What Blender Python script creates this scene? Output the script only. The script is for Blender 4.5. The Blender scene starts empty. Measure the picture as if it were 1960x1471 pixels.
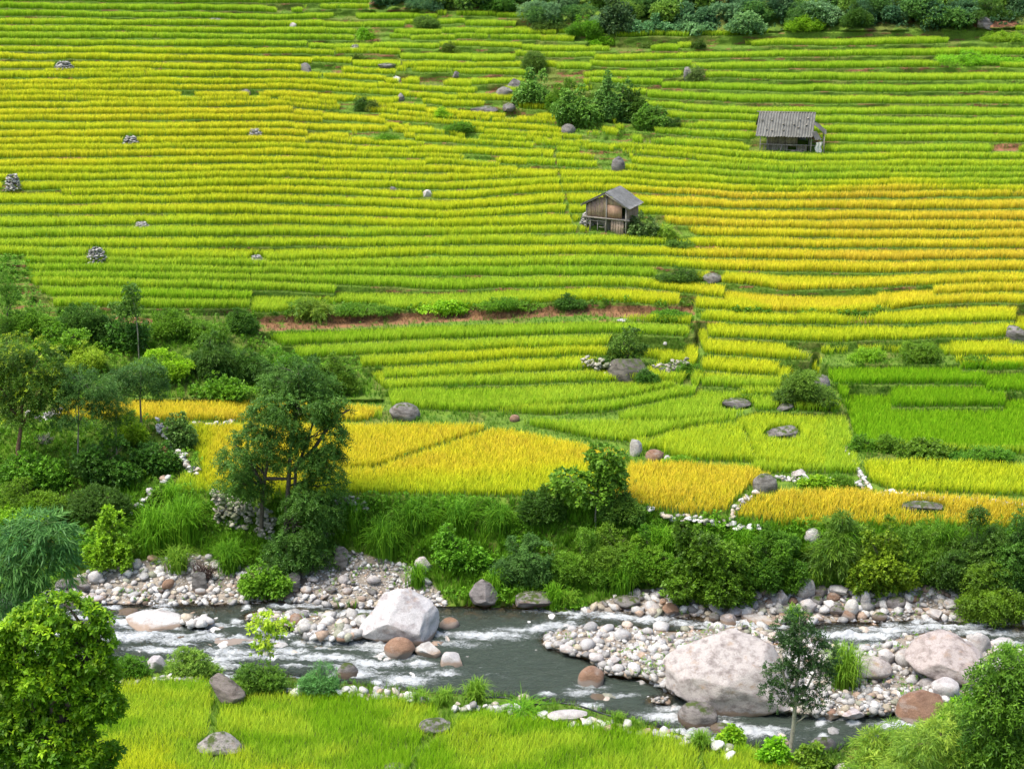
import bpy, bmesh, math, random
import numpy as np
from mathutils import Vector
R = math.radians
rng = np.random.default_rng(7)
random.seed(7)
SC = bpy.context.scene
COL = SC.collection

# ------------------------------------------------------------------ camera, sky, sun, exposure
H = 37.5            # camera height above the river
TH = R(18.0)        # looking down
F = 3000.0          # focal length in photograph pixels (width 1960)
cd = bpy.data.cameras.new('camera'); cam = bpy.data.objects.new('camera', cd); COL.objects.link(cam)
cam.location = (0, 0, H); cam.rotation_euler = (R(90) - TH, 0, 0)
cd.sensor_width = 36.0; cd.lens = 36.0 * F / 1960.0; cd.clip_start = 0.5; cd.clip_end = 1500
SC.camera = cam
SUN_EL, SUN_AZ = R(66), R(-112)      # azimuth measured from +Y towards +X
w = bpy.data.worlds.new('World'); SC.world = w; w.use_nodes = True
nt = w.node_tree; sky = nt.nodes.new('ShaderNodeTexSky'); sky.sky_type = 'NISHITA'; sky.sun_disc = False
sky.sun_elevation = SUN_EL; sky.sun_rotation = SUN_AZ; sky.dust_density = 3.0; sky.air_density = 1.0
nt.links.new(sky.outputs[0], nt.nodes['Background'].inputs[0]); nt.nodes['Background'].inputs[1].default_value = 0.15
sl = bpy.data.lights.new('sun', 'SUN'); sl.energy = 2.3; sl.angle = R(28); sl.color = (1.0, 0.95, 0.87)
so = bpy.data.objects.new('sun', sl); COL.objects.link(so)
sd = Vector((math.sin(SUN_AZ) * math.cos(SUN_EL), math.cos(SUN_AZ) * math.cos(SUN_EL), math.sin(SUN_EL)))
so.rotation_euler = sd.to_track_quat('Z', 'Y').to_euler()
SC.view_settings.view_transform = 'Standard'; SC.view_settings.look = 'None'
SC.view_settings.exposure = 1.1; SC.view_settings.gamma = 1.0
SC.cycles.max_bounces = 6; SC.cycles.diffuse_bounces = 3; SC.cycles.transparent_max_bounces = 8
SC.cycles.caustics_reflective = False; SC.cycles.caustics_refractive = False

# ------------------------------------------------------------------ small helpers
def tan_dep(py):
    v = (np.asarray(py, float) - 735.5) / F
    return (math.sin(TH) + v * math.cos(TH)) / (math.cos(TH) - v * math.sin(TH))
def unproj(px, py, z):
    px = np.asarray(px, float); py = np.asarray(py, float); z = np.asarray(z, float)
    v = (py - 735.5) / F; u = (px - 980.0) / F
    t = (H - z) / (math.sin(TH) + v * math.cos(TH))
    return t * u, t * (math.cos(TH) - v * math.sin(TH)), z, t
def py_of(Y, z):
    v = ((H - z) * math.cos(TH) - Y * math.sin(TH)) / (Y * math.cos(TH) + (H - z) * math.sin(TH))
    return 735.5 + F * v
def sstep(a, b, x):
    t = np.clip((x - a) / (b - a + 1e-9), 0, 1); return t * t * (3 - 2 * t)
_nt = np.random.default_rng(99).random((256, 256))
def vnoise(x, y):
    x = np.asarray(x, float); y = np.asarray(y, float)
    xi = np.floor(x).astype(int); yi = np.floor(y).astype(int); fx = x - xi; fy = y - yi
    fx = fx * fx * (3 - 2 * fx); fy = fy * fy * (3 - 2 * fy)
    g = lambda a, b: _nt[a & 255, b & 255]
    return (g(xi, yi) * (1 - fx) + g(xi + 1, yi) * fx) * (1 - fy) + (g(xi, yi + 1) * (1 - fx) + g(xi + 1, yi + 1) * fx) * fy
def fbm(x, y, o=4):
    s = 0; a = 1; n = 0
    for i in range(o):
        s = s + a * vnoise(x * 2 ** i + 17 * i, y * 2 ** i + 31 * i); n += a; a *= .5
    return s / n

def mesh_np(name, V, tris=None, quads=None, col=None, mat=None, smooth=False, attrs=None):
    V = np.ascontiguousarray(V, dtype=np.float32).reshape(-1, 3)
    nt_ = 0 if tris is None else len(tris); nq = 0 if quads is None else len(quads)
    me = bpy.data.meshes.new(name)
    me.vertices.add(len(V)); me.vertices.foreach_set('co', V.ravel())
    idx = []
    if nt_: idx.append(np.asarray(tris, np.int32).ravel())
    if nq: idx.append(np.asarray(quads, np.int32).ravel())
    idx = np.concatenate(idx)
    me.loops.add(len(idx)); me.loops.foreach_set('vertex_index', idx)
    tot = np.concatenate([np.full(nt_, 3, np.int32), np.full(nq, 4, np.int32)])
    st = np.zeros(nt_ + nq, np.int32); st[1:] = np.cumsum(tot)[:-1]
    me.polygons.add(nt_ + nq); me.polygons.foreach_set('loop_start', st); me.polygons.foreach_set('loop_total', tot)
    if smooth: me.polygons.foreach_set('use_smooth', np.ones(nt_ + nq, bool))
    if col is not None:
        c = np.ones((len(V), 4), np.float32); c[:, :3] = col
        a = me.color_attributes.new('Col', 'FLOAT_COLOR', 'POINT'); a.data.foreach_set('color', c.ravel())
    for k, v in (attrs or {}).items():
        a = me.attributes.new(k, 'FLOAT', 'POINT'); a.data.foreach_set('value', np.asarray(v, np.float32).ravel())
    me.update(calc_edges=True)
    if mat: me.materials.append(mat)
    return me
def link(name, me, parent=None, loc=None):
    o = bpy.data.objects.new(name, me); COL.objects.link(o)
    if parent is not None: o.parent = parent
    if loc is not None: o.location = loc
    return o
def tag(o, label=None, cat=None, group=None, kind=None):
    if label: o['label'] = label
    if cat: o['category'] = cat
    if group: o['group'] = group
    if kind: o['kind'] = kind
    return o
def empty(name, loc, rz=0, **k):
    o = bpy.data.objects.new(name, None); COL.objects.link(o); o.location = loc; o.rotation_euler = (0, 0, rz)
    o.empty_display_size = .2
    return tag(o, **k)

# ------------------------------------------------------------------ materials
def newmat(name):
    m = bpy.data.materials.new(name); m.use_nodes = True; t = m.node_tree; t.nodes.clear()
    return m, t, t.nodes.new('ShaderNodeOutputMaterial')
def nd(t, kind, **k):
    n = t.nodes.new(kind)
    for a, b in k.items():
        if a.startswith('i_'): n.inputs[a[2:].replace('_', ' ')].default_value = b
        else: setattr(n, a, b)
    return n
def leaf_mat(name, transl=.35, rough=.55, spec=.25):
    m, t, out = newmat(name)
    a = nd(t, 'ShaderNodeAttribute', attribute_name='Col')
    p = nd(t, 'ShaderNodeBsdfPrincipled', i_Roughness=rough); p.inputs['Specular IOR Level'].default_value = spec
    tr = nd(t, 'ShaderNodeBsdfTranslucent'); mx = nd(t, 'ShaderNodeMixShader'); mx.inputs[0].default_value = transl
    t.links.new(a.outputs['Color'], p.inputs['Base Color']); t.links.new(a.outputs['Color'], tr.inputs['Color'])
    t.links.new(p.outputs[0], mx.inputs[1]); t.links.new(tr.outputs[0], mx.inputs[2]); t.links.new(mx.outputs[0], out.inputs[0])
    return m
M_RICE = leaf_mat('rice_leaf', .45, .75, .08)
M_GRASS = leaf_mat('grass_blade', .35, .6, .15)
M_LEAF = leaf_mat('tree_leaf', .38, .5, .25)
def ramp(t, src, stops, inter='LINEAR'):
    r = t.nodes.new('ShaderNodeValToRGB'); e = r.color_ramp; e.interpolation = inter
    while len(e.elements) < len(stops): e.elements.new(.5)
    for i, (p, c) in enumerate(stops): e.elements[i].position = p; e.elements[i].color = (*c, 1) if len(c) == 3 else c
    t.links.new(src, r.inputs[0]); return r.outputs[0]
def noise(t, vec, scale, detail=6, rough=.6, dist=0.0):
    n = nd(t, 'ShaderNodeTexNoise'); n.inputs['Scale'].default_value = scale; n.inputs['Detail'].default_value = detail
    n.inputs['Roughness'].default_value = rough; n.inputs['Distortion'].default_value = dist
    if vec is not None: t.links.new(vec, n.inputs['Vector'])
    return n.outputs[0]
def mixc(t, fac, a, b, mode='MIX'):
    n = nd(t, 'ShaderNodeMix', data_type='RGBA', blend_type=mode)
    if isinstance(fac, float): n.inputs[0].default_value = fac
    else: t.links.new(fac, n.inputs[0])
    for s, i in ((a, 6), (b, 7)):
        if isinstance(s, tuple): n.inputs[i].default_value = (*s, 1)
        else: t.links.new(s, n.inputs[i])
    return n.outputs[2]
def rock_mat(name, base, dark, rust, rustf, moss=0.0, scale=1.0, darkf=.5, streak=3.0):
    """weathered stone: pale body, dark lichen blotches, rust stains; tinted by the object's colour"""
    m, t, out = newmat(name)
    g = nd(t, 'ShaderNodeNewGeometry'); tc = nd(t, 'ShaderNodeTexCoord'); oi = nd(t, 'ShaderNodeObjectInfo')
    mp = nd(t, 'ShaderNodeMapping'); t.links.new(g.outputs['Position'], mp.inputs[0])
    mp.inputs['Scale'].default_value = (1, 1, streak); mp.inputs['Rotation'].default_value = (.35, .3, .2)
    v = mp.outputs[0]
    n1 = noise(t, v, 1.1 * scale, 8, .62); n2 = noise(t, v, 5 * scale, 6, .7, .6); n3 = noise(t, g.outputs['Position'], 26 * scale, 3, .7)
    c = mixc(t, ramp(t, n2, [(.3, (0, 0, 0)), (.75, (1, 1, 1))]), tuple(x * .78 for x in base), base)
    c = mixc(t, ramp(t, n1, [(.62 - darkf * .3, (0, 0, 0)), (.80 - darkf * .25, (1, 1, 1))]), c, dark)
    c = mixc(t, ramp(t, noise(t, v, .7 * scale, 5, .6), [(.66 - rustf * .3, (0, 0, 0)), (.82 - rustf * .25, (1, 1, 1))]), c, rust)
    c = mixc(t, .7, c, mixc(t, ramp(t, n3, [(.35, (0, 0, 0)), (.65, (1, 1, 1))]), (.35, .35, .35), (1, 1, 1)), 'MULTIPLY')
    c = mixc(t, 1.0, c, oi.outputs['Color'], 'MULTIPLY')
    if moss:
        sx = nd(t, 'ShaderNodeSeparateXYZ'); t.links.new(g.outputs['Normal'], sx.inputs[0])
        mm = nd(t, 'ShaderNodeMath', operation='MULTIPLY'); t.links.new(sx.outputs[2], mm.inputs[0]); t.links.new(noise(t, g.outputs['Position'], 3, 5, .6), mm.inputs[1])
        c = mixc(t, ramp(t, mm.outputs[0], [(.5 - moss * .3, (0, 0, 0)), (.62 - moss * .3, (1, 1, 1))]), c, (.07, .10, .02))
    # hairline cracks, and the stain river water leaves just above its own level
    wv = nd(t, 'ShaderNodeTexVoronoi', feature='DISTANCE_TO_EDGE'); wv.inputs['Scale'].default_value = .9 * scale; dn = nd(t, 'ShaderNodeVectorMath', operation='MULTIPLY_ADD'); nz = nd(t, 'ShaderNodeTexNoise'); nz.inputs['Scale'].default_value = 1.6 * scale; nz.inputs['Detail'].default_value = 6
    t.links.new(v, nz.inputs['Vector']); t.links.new(nz.outputs['Color'], dn.inputs[0]); dn.inputs[1].default_value = (1.3, 1.3, 1.3); t.links.new(v, dn.inputs[2]); t.links.new(dn.outputs[0], wv.inputs['Vector'])
    c = mixc(t, ramp(t, wv.outputs['Distance'], [(.0, (.75, .75, .75)), (.022, (0, 0, 0))]), c, tuple(x * .7 for x in dark))
    sp = nd(t, 'ShaderNodeSeparateXYZ'); t.links.new(g.outputs['Position'], sp.inputs[0]); wl = nd(t, 'ShaderNodeMath', operation='MULTIPLY_ADD'); t.links.new(n1, wl.inputs[0]); wl.inputs[1].default_value = -.45; t.links.new(sp.outputs[2], wl.inputs[2])
    c = mixc(t, ramp(t, wl.outputs[0], [(.0, (.85, .85, .85)), (.12, (0, 0, 0))]), c, tuple(x * .62 for x in rust))
    p = nd(t, 'ShaderNodeBsdfPrincipled', i_Roughness=.85); p.inputs['Specular IOR Level'].default_value = .2
    b = nd(t, 'ShaderNodeBump'); b.inputs['Strength'].default_value = 1.0; b.inputs['Distance'].default_value = .09 / scale
    ad = nd(t, 'ShaderNodeMath', operation='ADD'); t.links.new(n2, ad.inputs[0]); t.links.new(n3, ad.inputs[1])
    t.links.new(ad.outputs[0], b.inputs['Height']); t.links.new(b.outputs[0], p.inputs['Normal'])
    t.links.new(c, p.inputs['Base Color']); t.links.new(p.outputs[0], out.inputs[0])
    return m
M_WHITE = rock_mat('pale_granite', (.80, .78, .75), (.46, .41, .39), (.56, .40, .28), .25, scale=1.5, darkf=.4, streak=1.5)
M_GREY = rock_mat('grey_stone', (.36, .34, .32), (.12, .11, .10), (.24, .17, .12), .2, moss=.3, scale=1.5, darkf=.6)
M_RUST = rock_mat('russet_stone', (.46, .29, .19), (.25, .14, .09), (.52, .44, .37), .35, scale=1.4, darkf=.4)
M_PINK = rock_mat('pinkish_granite', (.78, .72, .675), (.33, .285, .265), (.54, .39, .27), .3, scale=2.0, darkf=.5, streak=1.5)
def col_mat(name, rough=.9, bump=.0, bscale=20.):
    m, t, out = newmat(name)
    a = nd(t, 'ShaderNodeAttribute', attribute_name='Col')
    g = nd(t, 'ShaderNodeNewGeometry')
    n = noise(t, g.outputs['Position'], 9, 6, .7)
    c = mixc(t, .8, a.outputs['Color'], mixc(t, ramp(t, n, [(.3, (0, 0, 0)), (.7, (1, 1, 1))]), (.5, .5, .5), (1.3, 1.3, 1.3)), 'MULTIPLY')
    p = nd(t, 'ShaderNodeBsdfPrincipled', i_Roughness=rough); p.inputs['Specular IOR Level'].default_value = .2
    t.links.new(c, p.inputs['Base Color'])
    if bump:
        b = nd(t, 'ShaderNodeBump'); b.inputs['Strength'].default_value = bump; b.inputs['Distance'].default_value = .08
        t.links.new(noise(t, g.outputs['Position'], bscale, 5, .7), b.inputs['Height']); t.links.new(b.outputs[0], p.inputs['Normal'])
    t.links.new(p.outputs[0], out.inputs[0]); return m
M_GROUND = col_mat('ground_soil_turf', .95, .8, 6.)
M_STONES = col_mat('mixed_stone', .85, .5, 25.)
M_BARK = col_mat('bark', .9, .6, 18.)
def wood_mat(name, a, b_, sc=9.):
    m, t, out = newmat(name)
    tc = nd(t, 'ShaderNodeTexCoord'); mp = nd(t, 'ShaderNodeMapping'); t.links.new(tc.outputs['Object'], mp.inputs[0]); mp.inputs['Scale'].default_value = (6, 6, .7)
    n = noise(t, mp.outputs[0], sc * .5, 6, .65)
    c = mixc(t, ramp(t, n, [(.3, (0, 0, 0)), (.7, (1, 1, 1))]), a, b_)
    c = mixc(t, .6, c, mixc(t, ramp(t, noise(t, tc.outputs['Object'], 2.2, 5, .7), [(.35, (0, 0, 0)), (.65, (1, 1, 1))]), (.45, .45, .42), (1.1, 1.1, 1.1)), 'MULTIPLY')
    at = nd(t, 'ShaderNodeAttribute', attribute_name='Col')
    c = mixc(t, 1.0, c, at.outputs['Color'], 'MULTIPLY')
    p = nd(t, 'ShaderNodeBsdfPrincipled', i_Roughness=.85); p.inputs['Specular IOR Level'].default_value = .15
    b = nd(t, 'ShaderNodeBump'); b.inputs['Strength'].default_value = .5; b.inputs['Distance'].default_value = .02
    t.links.new(n, b.inputs['Height']); t.links.new(b.outputs[0], p.inputs['Normal'])
    t.links.new(c, p.inputs['Base Color']); t.links.new(p.outputs[0], out.inputs[0]); return m
M_PLANK = wood_mat('weathered_plank', (.30, .21, .15), (.46, .36, .27))
M_OLDWOOD = wood_mat('grey_old_wood', (.16, .14, .115), (.34, .31, .27))
M_ROOF = wood_mat('grey_fibre_roof', (.10, .098, .09), (.21, .21, .20))

# ------------------------------------------------------------------ terrain, laid out as level terraces
XC = np.arange(-520, 2481, 4.0); YR = np.arange(-90, 1761, 2.0)
NX, NY = len(XC), len(YR)
GX, GY = np.meshgrid(XC, YR)
def pl(pts, x):
    p = np.array(pts, float); return np.interp(x, p[:, 0], p[:, 1])
YW = pl([(0, 1132), (110, 1140), (200, 1155), (330, 1160), (560, 1152), (650, 1165), (860, 1160), (1000, 1165), (1130, 1175), (1280, 1180), (1400, 1196), (1600, 1192), (1800, 1188), (1960, 1200)], XC)
YN = pl([(0, 1250), (180, 1262), (240, 1272), (330, 1290), (420, 1300), (560, 1295), (660, 1308), (850, 1330), (960, 1335), (1100, 1350), (1290, 1400), (1400, 1425), (1520, 1440), (1700, 1425), (1960, 1395)], XC)
# slope table: rows by py, columns by px
cpx = [0, 330, 470, 640, 1300, 1560, 1960]
rows = [(-90, [.42, .40, .40, .42, .5, .55, .6]), (40, [.32, .32, .32, .32, .34, .37, .40]), (300, [.28, .28, .28, .28, .29, .30, .31]), (560, [.25, .25, .25, .24, .24, .24, .24]),
        (600, [.36, .36, .30, .24, .24, .24, .24]), (740, [.36, .36, .28, .22, .22, .22, .22]), (760, [.1, .1, .1, .08, .15, .16, .16]),
        (805, [.1, .08, .05, .05, .06, .08, .08]), (830, [.5, .2, .06, .05, .05, .06, .06]), (900, [.6, .4, .05, .05, .05, .05, .05]),
        (945, [.6, .5, .4, .1, .05, .05, .05]), (965, [.6, .55, 1.3, 1.3, .6, .05, .05]), (1000, [.6, .6, 1.4, 1.4, 1.3, .9, .8]),
        (1060, [.55, .6, .9, .9, 1.3, 1.5, 1.5]), (1110, [.3, .3, .2, .3, 1.0, 1.3, 1.3]), (1140, [.2, .1, .1, .12, .3, .4, .5]), (1200, [.1] * 7)]
rp = np.array([r[0] for r in rows], float); tab = np.array([r[1] for r in rows])
Mrow = np.stack([np.interp(YR, rp, tab[:, k]) for k in range(len(cpx))], 1)
MS = np.stack([np.interp(XC, cpx, Mrow[j]) for j in range(NY)], 0)
MS *= .92 + .16 * fbm(GX / 130, GY / 60)
TD = tan_dep(YR)
ZS = np.zeros((NY, NX)); DS = np.zeros((NY, NX))
jw = np.clip(((YW - YR[0]) / 2).astype(int), 0, NY - 1)
Dc = H / TD[jw]; Zc = np.zeros(NX)
for j in range(NY - 1, -1, -1):
    act = j < jw
    dD = (H - Zc - Dc * TD[j]) / (MS[j] + TD[j])
    Dc = np.where(act, Dc + dD, Dc); Zc = np.where(act, Zc + MS[j] * dD, Zc)
    ZS[j] = np.where(act, Zc, 0); DS[j] = np.where(act, Dc, H / TD[j])
def smooth_x(A, k):
    ker = np.ones(k) / k; P = np.pad(A, ((0, 0), (k // 2, k // 2)), mode='edge')
    return np.stack([np.convolve(r, ker, 'valid') for r in P], 0)
ZS = smooth_x(ZS, 15)

# traced terrace edges: (x, y) along the top of each rice band
C0 = [0, 550, 850, 1050, 1200, 1400, 1500, 1700, 1860]
HL = [([5, 8, 9], -600, 712), ([18, 26, 21, 22], -600, 1022), ([33, 39, 36, 38], -600, 1020), ([49, 53, 52, 52], -600, 985),
      ([62, 66, 66, 66, 68, 70, 64, 62, 60], -600, 2600), ([75, 78, 78, 81, 83], -600, 1126), ([89, 91, 95, 97, 97, 95, 90, 88, 85], -600, 2600),
      ([102, 106, 115, 115, 115, 115, 112, 109, 107], -600, 2600), ([116, 122, 130, 131, 134, 134, 134, 132, 131], -600, 2600),
      ([133, 136, 143, 148, 150, 152, 156, 156, 156], -600, 2600), ([153, 150, 164, 163, 168, 176, 178, 178, 178], -600, 2600),
      ([143, 143, 150], 88, 300),
      ([166, 163, 178, 180, 187, 198, 200, 201, 202], -600, 2600), ([176, 174, 194, 200, 212, 218, 221, 222, 223], -600, 2600),
      ([187, 190, 208, 215, 228, 233, 238, 240, 241], -600, 2600), ([197, 198, 222, 231, 245, 250, 256, 258, 258], -600, 2600),
      ([210, 206, 232, 241, 258, 268, 272, 274, 274], -600, 2600), ([223, 219, 243, 252, 266], -600, 1180),
      ([235, 232, 253, 264, 275, 288, 295, 294, 293], -600, 2600), ([252, 248, 264, 275, 288, 303, 310, 309, 307], -600, 2600),
      ([265, 262, 275, 286, 298, 317, 325, 323, 322], -600, 2600), ([279, 275, 290, 297, 307], -600, 1210),
      ([293, 286, 298, 308, 316, 328, 334, 333, 333], -600, 2600), ([305, 300, 308, 319, 330, 341, 347, 345, 344], -600, 2600),
      ([321, 315, 319, 328], -600, 955), ([336, 330, 334, 338], -600, 990), ([350, 343, 350, 341, 343, 355, 360, 358, 357], -600, 2600),
      ([367, 358, 367, 357, 356, 368, 371, 369, 368], -600, 2600), ([378, 373, 385, 370, 369, 382, 384, 382, 380], 120, 2600),
      ([392, 390, 406, 392, 395, 400, 402, 403, 403], -600, 2600), ([412, 412, 422, 409, 412, 421, 422, 423, 423], -600, 2600),
      ([436, 431, 439, 432, 432, 438, 440, 441, 441], -600, 2600), ([458, 454, 454, 449, 449, 455, 457, 458, 458], -600, 2600),
      ([477, 475, 473, 470, 470, 476, 477, 478, 477], -600, 2600), ([492, 503, 493, 492, 490, 497, 500, 501, 499], -600, 2600),
      ([507, 516, 515, 512, 512, 520, 523, 524, 520], -600, 2600), ([520, 529, 532, 530, 530, 545, 558, 554, 545], -600, 2600),
      ([535, 543, 557, 552, 552, 575, 590], -600, 1385), ([548, 561, 570], -600, 640), ([569, 578, 585], -600, 480), ([590, 594, 600], 60, 480)]
EDG = []
rr = random.Random(3)
for ys, a, b in HL:
    pts = list(zip(C0, ys))
    if ys[0] < 335 and len(ys) > 3:      # broken, stepped strips in the weedy middle of the slope
        xs = [a]; x = 560 + rr.uniform(0, 90)
        while x < min(b, 1330): xs.append(x); x += rr.uniform(60, 170)
        xs.append(b)
        for i in range(len(xs) - 1):
            if xs[i + 1] - xs[i] < 4: continue
            off = rr.uniform(-4.5, 4.5) if 0 < i < len(xs) - 2 else 0
            EDG.append((xs[i], xs[i + 1], [(p, q) for p, q in pts], off))
    else: EDG.append((a, b, pts, 0))
for pts in ([(1787, 567), (1860, 563), (2500, 560)], [(1680, 590), (1860, 583), (2500, 580)], [(1332, 595), (1440, 598), (1603, 604), (1700, 596), (1785, 582)],
            [(1325, 614), (1400, 620), (1600, 625), (1940, 618)], [(1355, 649), (1600, 658), (1940, 647)], [(1338, 681), (1440, 687), (1555, 692)],
            [(1316, 711), (1490, 723)], [(1572, 700), (1840, 698)], [(1585, 738), (1885, 740)], [(1707, 782), (1920, 782)], [(1840, 712), (2500, 706)],
            [(1888, 752), (2500, 748)], [(1820, 684), (2500, 681)], [(1930, 660), (2500, 660)], [(1300, 742), (1510, 747)], [(1420, 762), (1620, 768)],
            [(460, 640), (650, 632), (900, 622), (1175, 617), (1325, 625)], [(484, 602), (700, 597), (850, 593), (1050, 583), (1130, 579), (1300, 588)], [(500, 668), (650, 660), (900, 650), (1165, 641), (1330, 648)],
            [(560, 692), (650, 685), (900, 674), (1165, 665)], [(690, 706), (900, 697), (1100, 684), (1160, 687)],
            [(735, 728), (900, 722), (1100, 710), (1160, 712)], [(715, 750), (900, 742), (1160, 733), (1340, 738)],
            [(745, 788), (900, 792), (1080, 780), (1160, 771), (1290, 748)], [(1080, 796), (1160, 792), (1240, 776), (1330, 760)],
            [(1180, 812), (1290, 812), (1400, 806), (1440, 790), (1620, 790)], [(735, 808), (940, 810), (1180, 812)],
            [(940, 838), (1210, 850), (1260, 838), (1330, 820), (1410, 812)], [(1200, 872), (1290, 882), (1440, 890), (1640, 910)],
            [(1620, 866), (1760, 870), (1960, 885), (2500, 890)], [(1640, 934), (1750, 940), (1960, 953), (2500, 960)],
            [(110, 800), (440, 806), (640, 806), (745, 802)], [(1400, 905), (1480, 908), (1640, 912)]):
    EDG.append((pts[0][0], pts[-1][0], pts, 0))
# polygon raster
def poly(pts):
    p = np.array(pts, float); ins = np.zeros((NY, NX), bool)
    for (x1, y1), (x2, y2) in zip(p, np.roll(p, -1, 0)):
        if y1 == y2: continue
        c = ((y1 > GY) != (y2 > GY)) & (GX < (x2 - x1) * (GY - y1) / (y2 - y1) + x1)
        ins ^= c
    return ins
def band(pts, w):
    d = np.full((NY, NX), 1e9)
    for (x1, y1), (x2, y2) in zip(pts[:-1], pts[1:]):
        L = (x2 - x1) ** 2 + (y2 - y1) ** 2; t = np.clip(((GX - x1) * (x2 - x1) + (GY - y1) * (y2 - y1)) / L, 0, 1)
        d = np.minimum(d, np.hypot(GX - x1 - t * (x2 - x1), (GY - y1 - t * (y2 - y1))))
    return d < w
def ell(x, y, a, b):
    n = .75 + .5 * fbm(GX / 22 + x, GY / 12 + y, 3)
    return ((GX - x) / a) ** 2 + ((GY - y) / b) ** 2 < n
# smooth (not terraced) ground
SM = poly([(-600, 604), (60, 604), (250, 600), (430, 606), (490, 640), (560, 690), (690, 702), (735, 765), (-600, 765)])
SM |= poly([(-600, 812), (300, 812), (350, 830), (390, 900), (330, 930), (440, 950), (-600, 950)])
SM |= poly([(-600, 940), (400, 940), (640, 958), (1200, 966), (1320, 996), (1500, 1012), (2500, 1012), (2500, 1240), (-600, 1240)])
FOREST = poly([(700, -100), (708, 22), (1010, 22), (1120, 60), (1400, 62), (1500, 60), (1840, 58), (2500, 32), (2500, -100)])
SM |= FOREST
Z = ZS.copy(); STRIP = np.full((NY, NX), -1, int); STEP_E = []
act = [[] for _ in range(NX)]
for k, (a, b, pts, off) in enumerate(EDG):
    m = (XC >= a) & (XC <= b)
    ys = pl(pts, XC) + off + 2.3 * (fbm(XC / 75 + 9 * k, XC * 0 + k, 3) - .5) * 2 - 2
    for i in np.nonzero(m)[0]: act[i].append((ys[i], k))
TDI = lambda py: np.interp(py, YR, TD)
EDGE_Y = np.full((len(EDG), NX), np.nan); EDGE_TOE = EDGE_Y.copy(); EDGE_Z = EDGE_Y.copy()
for i in range(NX):
    L = sorted([e for e in act[i] if e[0] < 930], reverse=True)
    L2 = []
    for e in L:
        if not L2 or L2[-1][0] - e[0] > 6: L2.append(e)
    zc = ZS[:, i]
    for q, (ye, k) in enumerate(L2):
        ze = np.interp(ye, YR, zc); De = (H - ze) / tan_dep(ye)
        if q + 1 < len(L2):
            yn = L2[q + 1][0]; zn = np.interp(yn, YR, zc); Dn = (H - zn) / tan_dep(yn)
        else:
            yn = ye - 14; zn = np.interp(yn, YR, zc); Dn = (H - zn) / tan_dep(yn)
        lean = min(.12, .25 * (Dn - De))
        yt = float(py_of(Dn - lean, ze)); yt = min(max(yt, yn + 1.0), ye - 1)
        j0 = int(math.ceil((yn - YR[0]) / 2)); j1 = int(math.floor((ye - YR[0]) / 2))
        js = np.arange(j0, j1 + 1); yy = YR[js]
        Z[js, i] = np.where(yy > yt, ze, ze + (zn - ze) * (yt - yy) / max(yt - yn, .5))
        STRIP[js[yy > yt], i] = k
        EDGE_Y[k, i] = ye; EDGE_TOE[k, i] = yt; EDGE_Z[k, i] = ze
Z = np.where(SM, ZS, Z); STRIP[SM] = -1
# river, gravel bars and near bank
WIN = (GY > YW[None]) & (GY < YN[None])
GRAV = poly([(60, 1150), (130, 1110), (190, 1085), (370, 1058), (480, 1090), (600, 1056), (680, 1056), (790, 1085), (840, 1130), (860, 1168), (560, 1160), (330, 1168), (200, 1158)])
GRAV |= poly([(1090, 1180), (1150, 1150), (1230, 1128), (1500, 1128), (1960, 1120), (2400, 1120), (2400, 1204), (1960, 1200), (1600, 1194), (1400, 1200), (1290, 1182)])
def blur(A, n):
    for _ in range(n):
        P = np.pad(A, 1, mode='edge'); A = (P[:-2, 1:-1] + P[2:, 1:-1] + P[1:-1, :-2] + P[1:-1, 2:] + 2 * A) / 6
    return A
BAR = poly([(1035, 1220), (1100, 1202), (1180, 1198), (1300, 1212), (1420, 1196), (1560, 1225), (1640, 1250), (1760, 1210), (1860, 1222), (1960, 1245), (2100, 1280), (1900, 1330), (1720, 1365), (1600, 1372), (1480, 1360), (1290, 1330), (1230, 1296), (1160, 1292), (1140, 1262), (1050, 1240)])
BAR |= ell(600, 1190, 110, 12) | ell(520, 1180, 60, 9) | ell(640, 1215, 70, 12) | ell(380, 1190, 40, 8) | ell(1260, 1340, 25, 8) | ell(1560, 1350, 60, 20)
BAR = (blur(BAR.astype(float), 14) + .55 * (fbm(GX / 34, GY / 12, 4) - .5)) > .5; BAR &= WIN; BAR &= ~band([(1440, 1225), (1560, 1235)], 4)
Z = np.where(WIN, -.45, Z)
def blur(A, n):
    for _ in range(n):
        P = np.pad(A, 1, mode='edge'); A = (P[:-2, 1:-1] + P[2:, 1:-1] + P[1:-1, :-2] + P[1:-1, 2:] + 2 * A) / 6
    return A
bm_ = blur(BAR.astype(float), 22); Z = np.where(WIN, -.40 + .74 * sstep(.10, .8, bm_) * (.8 + .45 * fbm(GX / 40, GY / 14)), Z)
near = GY >= YN[None]
ZN = 1.25 + .5 * (fbm(GX / 90, GY / 40) - .5)
ZN = np.where(near, .25 + (ZN - .25) * sstep(0, 16, GY - YN[None]), 0)
# below the frame the near slope climbs back towards the camera
j5 = int((1500 - YR[0]) / 2); Dc = (H - ZN[j5]) / TD[j5]; Zc = ZN[j5].copy()
for j in range(j5 + 1, NY):
    dD = (H - Zc - Dc * TD[j]) / (-.5 + TD[j]); Dc = Dc + dD; Zc = Zc - .5 * dD; ZN[j] = Zc
Z = np.where(near, ZN, Z)
Z += np.where((STRIP < 0) & ~WIN & ~near, np.where(SM, .30, .05) * (fbm(GX / 26, GY / 14) - .5), 0)

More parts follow.
